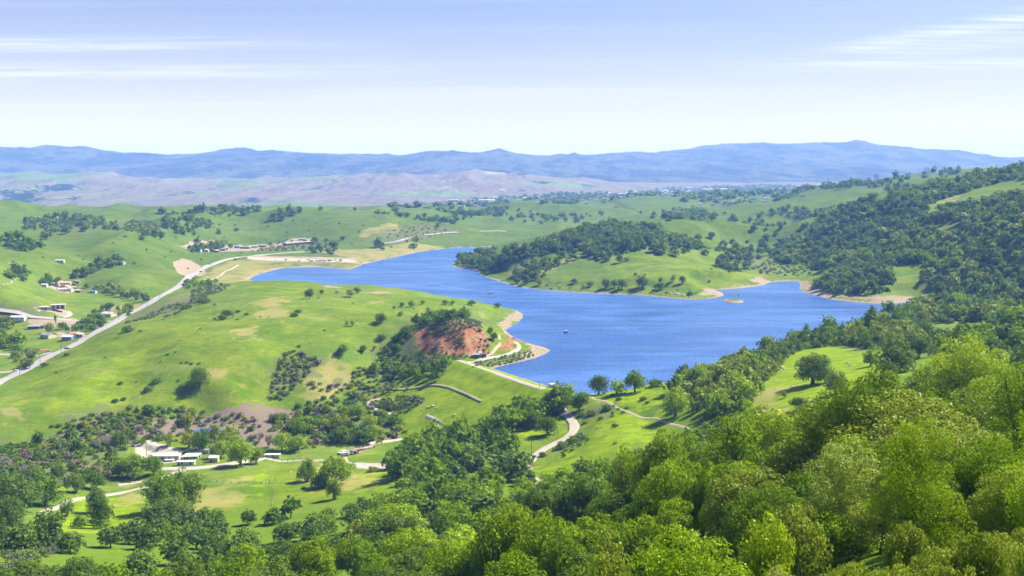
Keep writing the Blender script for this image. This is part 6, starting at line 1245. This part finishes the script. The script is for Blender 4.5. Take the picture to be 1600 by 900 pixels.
# --- poles and pylons
def pole(px, py, h, label, arms=1, name='utility_pole'):
    P = hit(px, py); e = empty(name, tuple(P), random.uniform(0, 1)); tag(e, label, 'pole', 'utility poles'); MB().tube((0, 0, -.5), (0, 0, h), .17, .11, 8).build('mast', MPOLE, e)
    for k in range(arms):
        z = h - .5 - k * .9; a = MB().box(-1.1, 1.1, -.07, .07, z, z + .13).build('crossarm', MPOLE, e)
        for x in (-1, -.4, .4, 1): MB().tube((x, 0, z + .13), (x, 0, z + .33), .05, n=5).build('insulator', MGR, a)
pole(724.5,668,9.5,'wooden utility pole on the grass at the dam toe'); pole(830.5,712,12,'tall wooden pole beside the gravel bend',1); pole(165.5,742,10,'wooden pole in the brush above the left gravel road'); pole(96,553,11,'wooden pole on the highway verge left of the black car'); pole(63,571,9,'wooden pole by the highway near the shelter'); pole(31,586,9,'wooden pole on the highway at the left frame'); pole(843,607,5,'short post on the dam crest near the intake',0,'post')
pole(229,714,9,'pole between gravel yard and white shed'); pole(318,727,8,'pole by the pump house in the ranger yard'); pole(250,468,9,'wooden pole on the left verge of the highway'); pole(230,480,9,'wooden pole on the highway below the bend'); pole(186,500,9,'wooden pole at the highway junction')
def pylon(px, py, h, label):
    P = hit(px, py, 2600); e = empty('pylon', tuple(P), .5); tag(e, label, 'pylon', 'pylons on the far ridge'); b = MB(); s = h * .11
    for a, c in ((-1, -1), (1, -1), (1, 1), (-1, 1)): b.tube((a * s, c * s, -2), (a * s * .18, c * s * .18, h), .42, .3, 4)
    for k in range(6):
        z0, z1 = h * k / 6, h * (k + 1) / 6; r0, r1 = s * (1 - .82 * k / 6), s * (1 - .82 * (k + 1) / 6)
        for a, c, a2, c2 in ((-1, -1, 1, -1), (1, -1, 1, 1), (1, 1, -1, 1), (-1, 1, -1, -1)): b.tube((a * r0, c * r0, z0), (a2 * r1, c2 * r1, z1), .16, n=3, caps=False)
    b.build('lattice_tower', MSTEEL, e)
    for z, w in ((h * .72, h * .24), (h * .86, h * .2), (h * .98, h * .15)): MB().tube((-w, 0, z), (w, 0, z), .32, n=4).build('crossarm', MSTEEL, e)
for x, y, h, lb in ((1289,291,26,'first pylon from left on the far ridge'), (1294,292,24,'pylon just right of the first one on the far ridge'), (1367,287,26,'left pylon of the middle pair on the far ridge'), (1371,287,25,'right pylon of the middle pair on the far ridge'), (1446,277,28,'left pylon of the pair above the blue wood'), (1450,277,27,'right pylon of the pair above the blue wood'), (1592,262,20,'pylon on the skyline at the right edge')): pylon(x, y, h, lb)
# --- rocks
def rock_mesh(seed):
    bm = bmesh.new(); bmesh.ops.create_icosphere(bm, subdivisions=2, radius=1); r = random.Random(seed)
    for v in bm.verts: k = r.uniform(.62, 1.25); v.co = Vector((v.co.x * k * 1.35, v.co.y * k, v.co.z * k * .5))
    me = bpy.data.meshes.new('rock'); bm.to_mesh(me); bm.free(); me.materials.append(MROCK); return me
RM = [rock_mesh(k) for k in range(5)]
RS = [(1222,575,2.2,'largest pale rock of the outcrop on the spur meadow'),(1226,577,1.4,'rock right of the largest one on the spur meadow'),(1219,578,1.1,'small rock below the spur meadow outcrop'),(1325,567,1.6,'grey rock on the spur meadow below the crest oaks'),(1328,571,1.0,'small rock below the grey one on the spur meadow'),(1238,604,1.1,'small rock high on the bright spur meadow'),(1212,608,.9,'lone small rock left on the spur meadow'),
      (669,636,1.2,'white rock upper left on the slope under the dam'),(676,634,1.6,'largest white rock on the slope under the dam'),(684,637,1.1,'white rock right of the largest one under the dam'),(710,648,1.3,'white rock beside the utility pole at the dam toe'),(714,662,.9,'small white rock below the utility pole'),(655,632,.8,'small white rock at the left of the dam slope'),(846,615,.9,'dark small rock on the grass below the dam crest'),
      (454,738,1.2,'pale rock in front of the oak clump in the lower meadow'),(1048,458,2.6,'rock on the left of the rocky peninsula tip'),(1058,460,3.0,'large rock in the middle of the rocky peninsula tip'),(1068,462,2.4,'rock right of the middle on the peninsula tip'),(1078,464,2.0,'low rock at the end of the peninsula tip'),(1022,458,2.2,'rock on the bank left of the peninsula tip'),(822,452,2.4,'grey rock at the left of the peninsula shore'),(830,453,2.0,'smaller grey rock at the left of the peninsula shore')]
for x, y, r, lb in RS:
    r *= .62 if y > 600 else .8; P = hit(x, y); o = link('rock', random.choice(RM)); o.location = (P[0], P[1], P[2] + r * .15); o.scale = (r, r * random.uniform(.7, 1.2), r * random.uniform(.7, 1.1)); o.rotation_euler = (0, 0, random.uniform(0, 6)); tag(o, lb, 'rock', 'pale rocks on the slopes')
st = MB()
def stones(pts, sp_, r0, r1):
    for P in scatter(pts, sp_, 6000):
        r = random.uniform(r0, r1); a = [Vector((P[0] + r * random.uniform(.7, 1.2) * math.cos(t), P[1] + r * random.uniform(.7, 1.2) * math.sin(t), P[2] - .1)) for t in (0, 1.3, 2.5, 3.8, 5.1)]; tp = Vector((P[0] + r * .2, P[1], P[2] + r * random.uniform(.4, .9))); b = len(st.v); st.v += [tuple(v) for v in a] + [tuple(tp)]; st.f += [[b + i, b + (i + 1) % 5, b + 5] for i in range(5)]
stones([(620,655),(655,632),(700,640),(690,655),(640,662)], 3.2, .2, .6); stones([(840,453),(1000,462),(1095,467),(1090,458),(1000,456),(860,449)], 4.5, .4, 1.3); stones([(800,574),(858,551),(861,547),(835,541),(850,548),(800,568)], 2.0, .25, .9); stones([(640,520),(760,515),(768,550),(700,556)], 3.5, .3, .9)
stones([(790,516),(815,500),(817,492),(800,490),(780,505)], 3.0, .3, .8); stones([(1250,440),(1262,455),(1330,470),(1430,470),(1430,465),(1330,465),(1270,450)], 4, .3, 1.0); stones([(0,640),(38,646),(35,654),(0,655)], 3.0, .2, .5); stones([(1180,600),(1230,570),(1260,590),(1220,620)], 5, .2, .6); stones([(1280,560),(1340,560),(1330,580)], 5, .2, .6)
tag(st.build('loose_stones', MROCK), kind='stuff')
# --- wire fences
def fence(pts, label, step=4.0):
    C_ = spline(hits(pts)[:, :2], step); P0 = C_[0]; e = empty('wire_fence', (P0[0], P0[1], float(ground(*P0))), 0); tag(e, label, 'fence'); pm = MB().box(-.09, .09, -.09, .09, -.4, 1.35).mesh('post', MPOLE); w = MB(); last = None
    for i, (x, y) in enumerate(C_):
        z = float(ground(x, y)); q = (x - e.location.x, y - e.location.y, z - e.location.z)
        if i < 120: link('post', pm, e, q)
        if last:
            for hh in (.5, .85, 1.2): w.tube((last[0], last[1], last[2] + hh), (q[0], q[1], q[2] + hh), .025, n=3, caps=False)
        last = q
    w.build('wire', MGR, e)
fence([(400,756),(415,760),(427,768),(426,780),(424,792)], 'wire fence cornering across the lower meadow'); fence([(310,752),(350,755),(395,757),(430,752)], 'wire fence running behind the clump in the lower meadow'); fence([(395,720),(440,722),(500,722),(552,727)], 'wire fence along the gravel road to the yard')
# --- the town far off in the valley: past counting
tb = MB(); tw = Mass('valley_trees')
TOWNP = area([(600,330),(700,314),(800,308),(960,302),(1050,293),(1180,289),(1255,292),(1255,308),(1050,312),(900,318),(740,330)])
cc = RNG.uniform(TOWNP.min(0), TOWNP.max(0), (5200, 2)); cc = cc[inside(cc, TOWNP)]; zz = ground(cc[:, 0], cc[:, 1]); wm = []
for (x, y), z in zip(cc, zz):
    k = vnoise(np.array([x / 260]), np.array([y / 500]), 7)[0]
    if random.random() < 0.35 + k * .5:
        big = random.random() < .10 and y > 5200; w, d, h = (random.uniform(30, 80), random.uniform(40, 110), random.uniform(7, 11)) if big else (random.uniform(9, 20), random.uniform(9, 24), random.uniform(4, 8)); tb.box(x - w/2, x + w/2, y - d/2, y + d/2, z - 6, z + h)
    elif len(wm) < 2600: wm.append(1); tw.add((x, y, z - 2), random.uniform(7, 15), random.choice(['dark', 'dark', 'grey']), 'dome', .8, 14, .75)
tag(tb.build('distant_town', simple('town_walls', (0.62, 0.58, 0.54), 0.7, var=.35, scale=.004)), kind='stuff'); tw.build()
# ------------------------------------------------------------------ the air: one closed box of even haze round everything
hb_ = MB().box(-22500, 22500, -700, 27000, -62, float(Z.max()) + 40)
mh, nt = newmat('haze'); N = NT(nt); ho = N.n('ShaderNodeOutputMaterial'); hv = N.n('ShaderNodeVolumePrincipled')
hv.inputs['Color'].default_value = HAZE_COL; hv.inputs['Density'].default_value = HAZE_DENS; hv.inputs['Anisotropy'].default_value = 0.0
hv.inputs['Absorption Color'].default_value = (0.6, 0.7, 0.95, 1)
N.l(hv.outputs[0], ho.inputs['Volume'])
tag(hb_.build('haze', mh), kind='stuff')
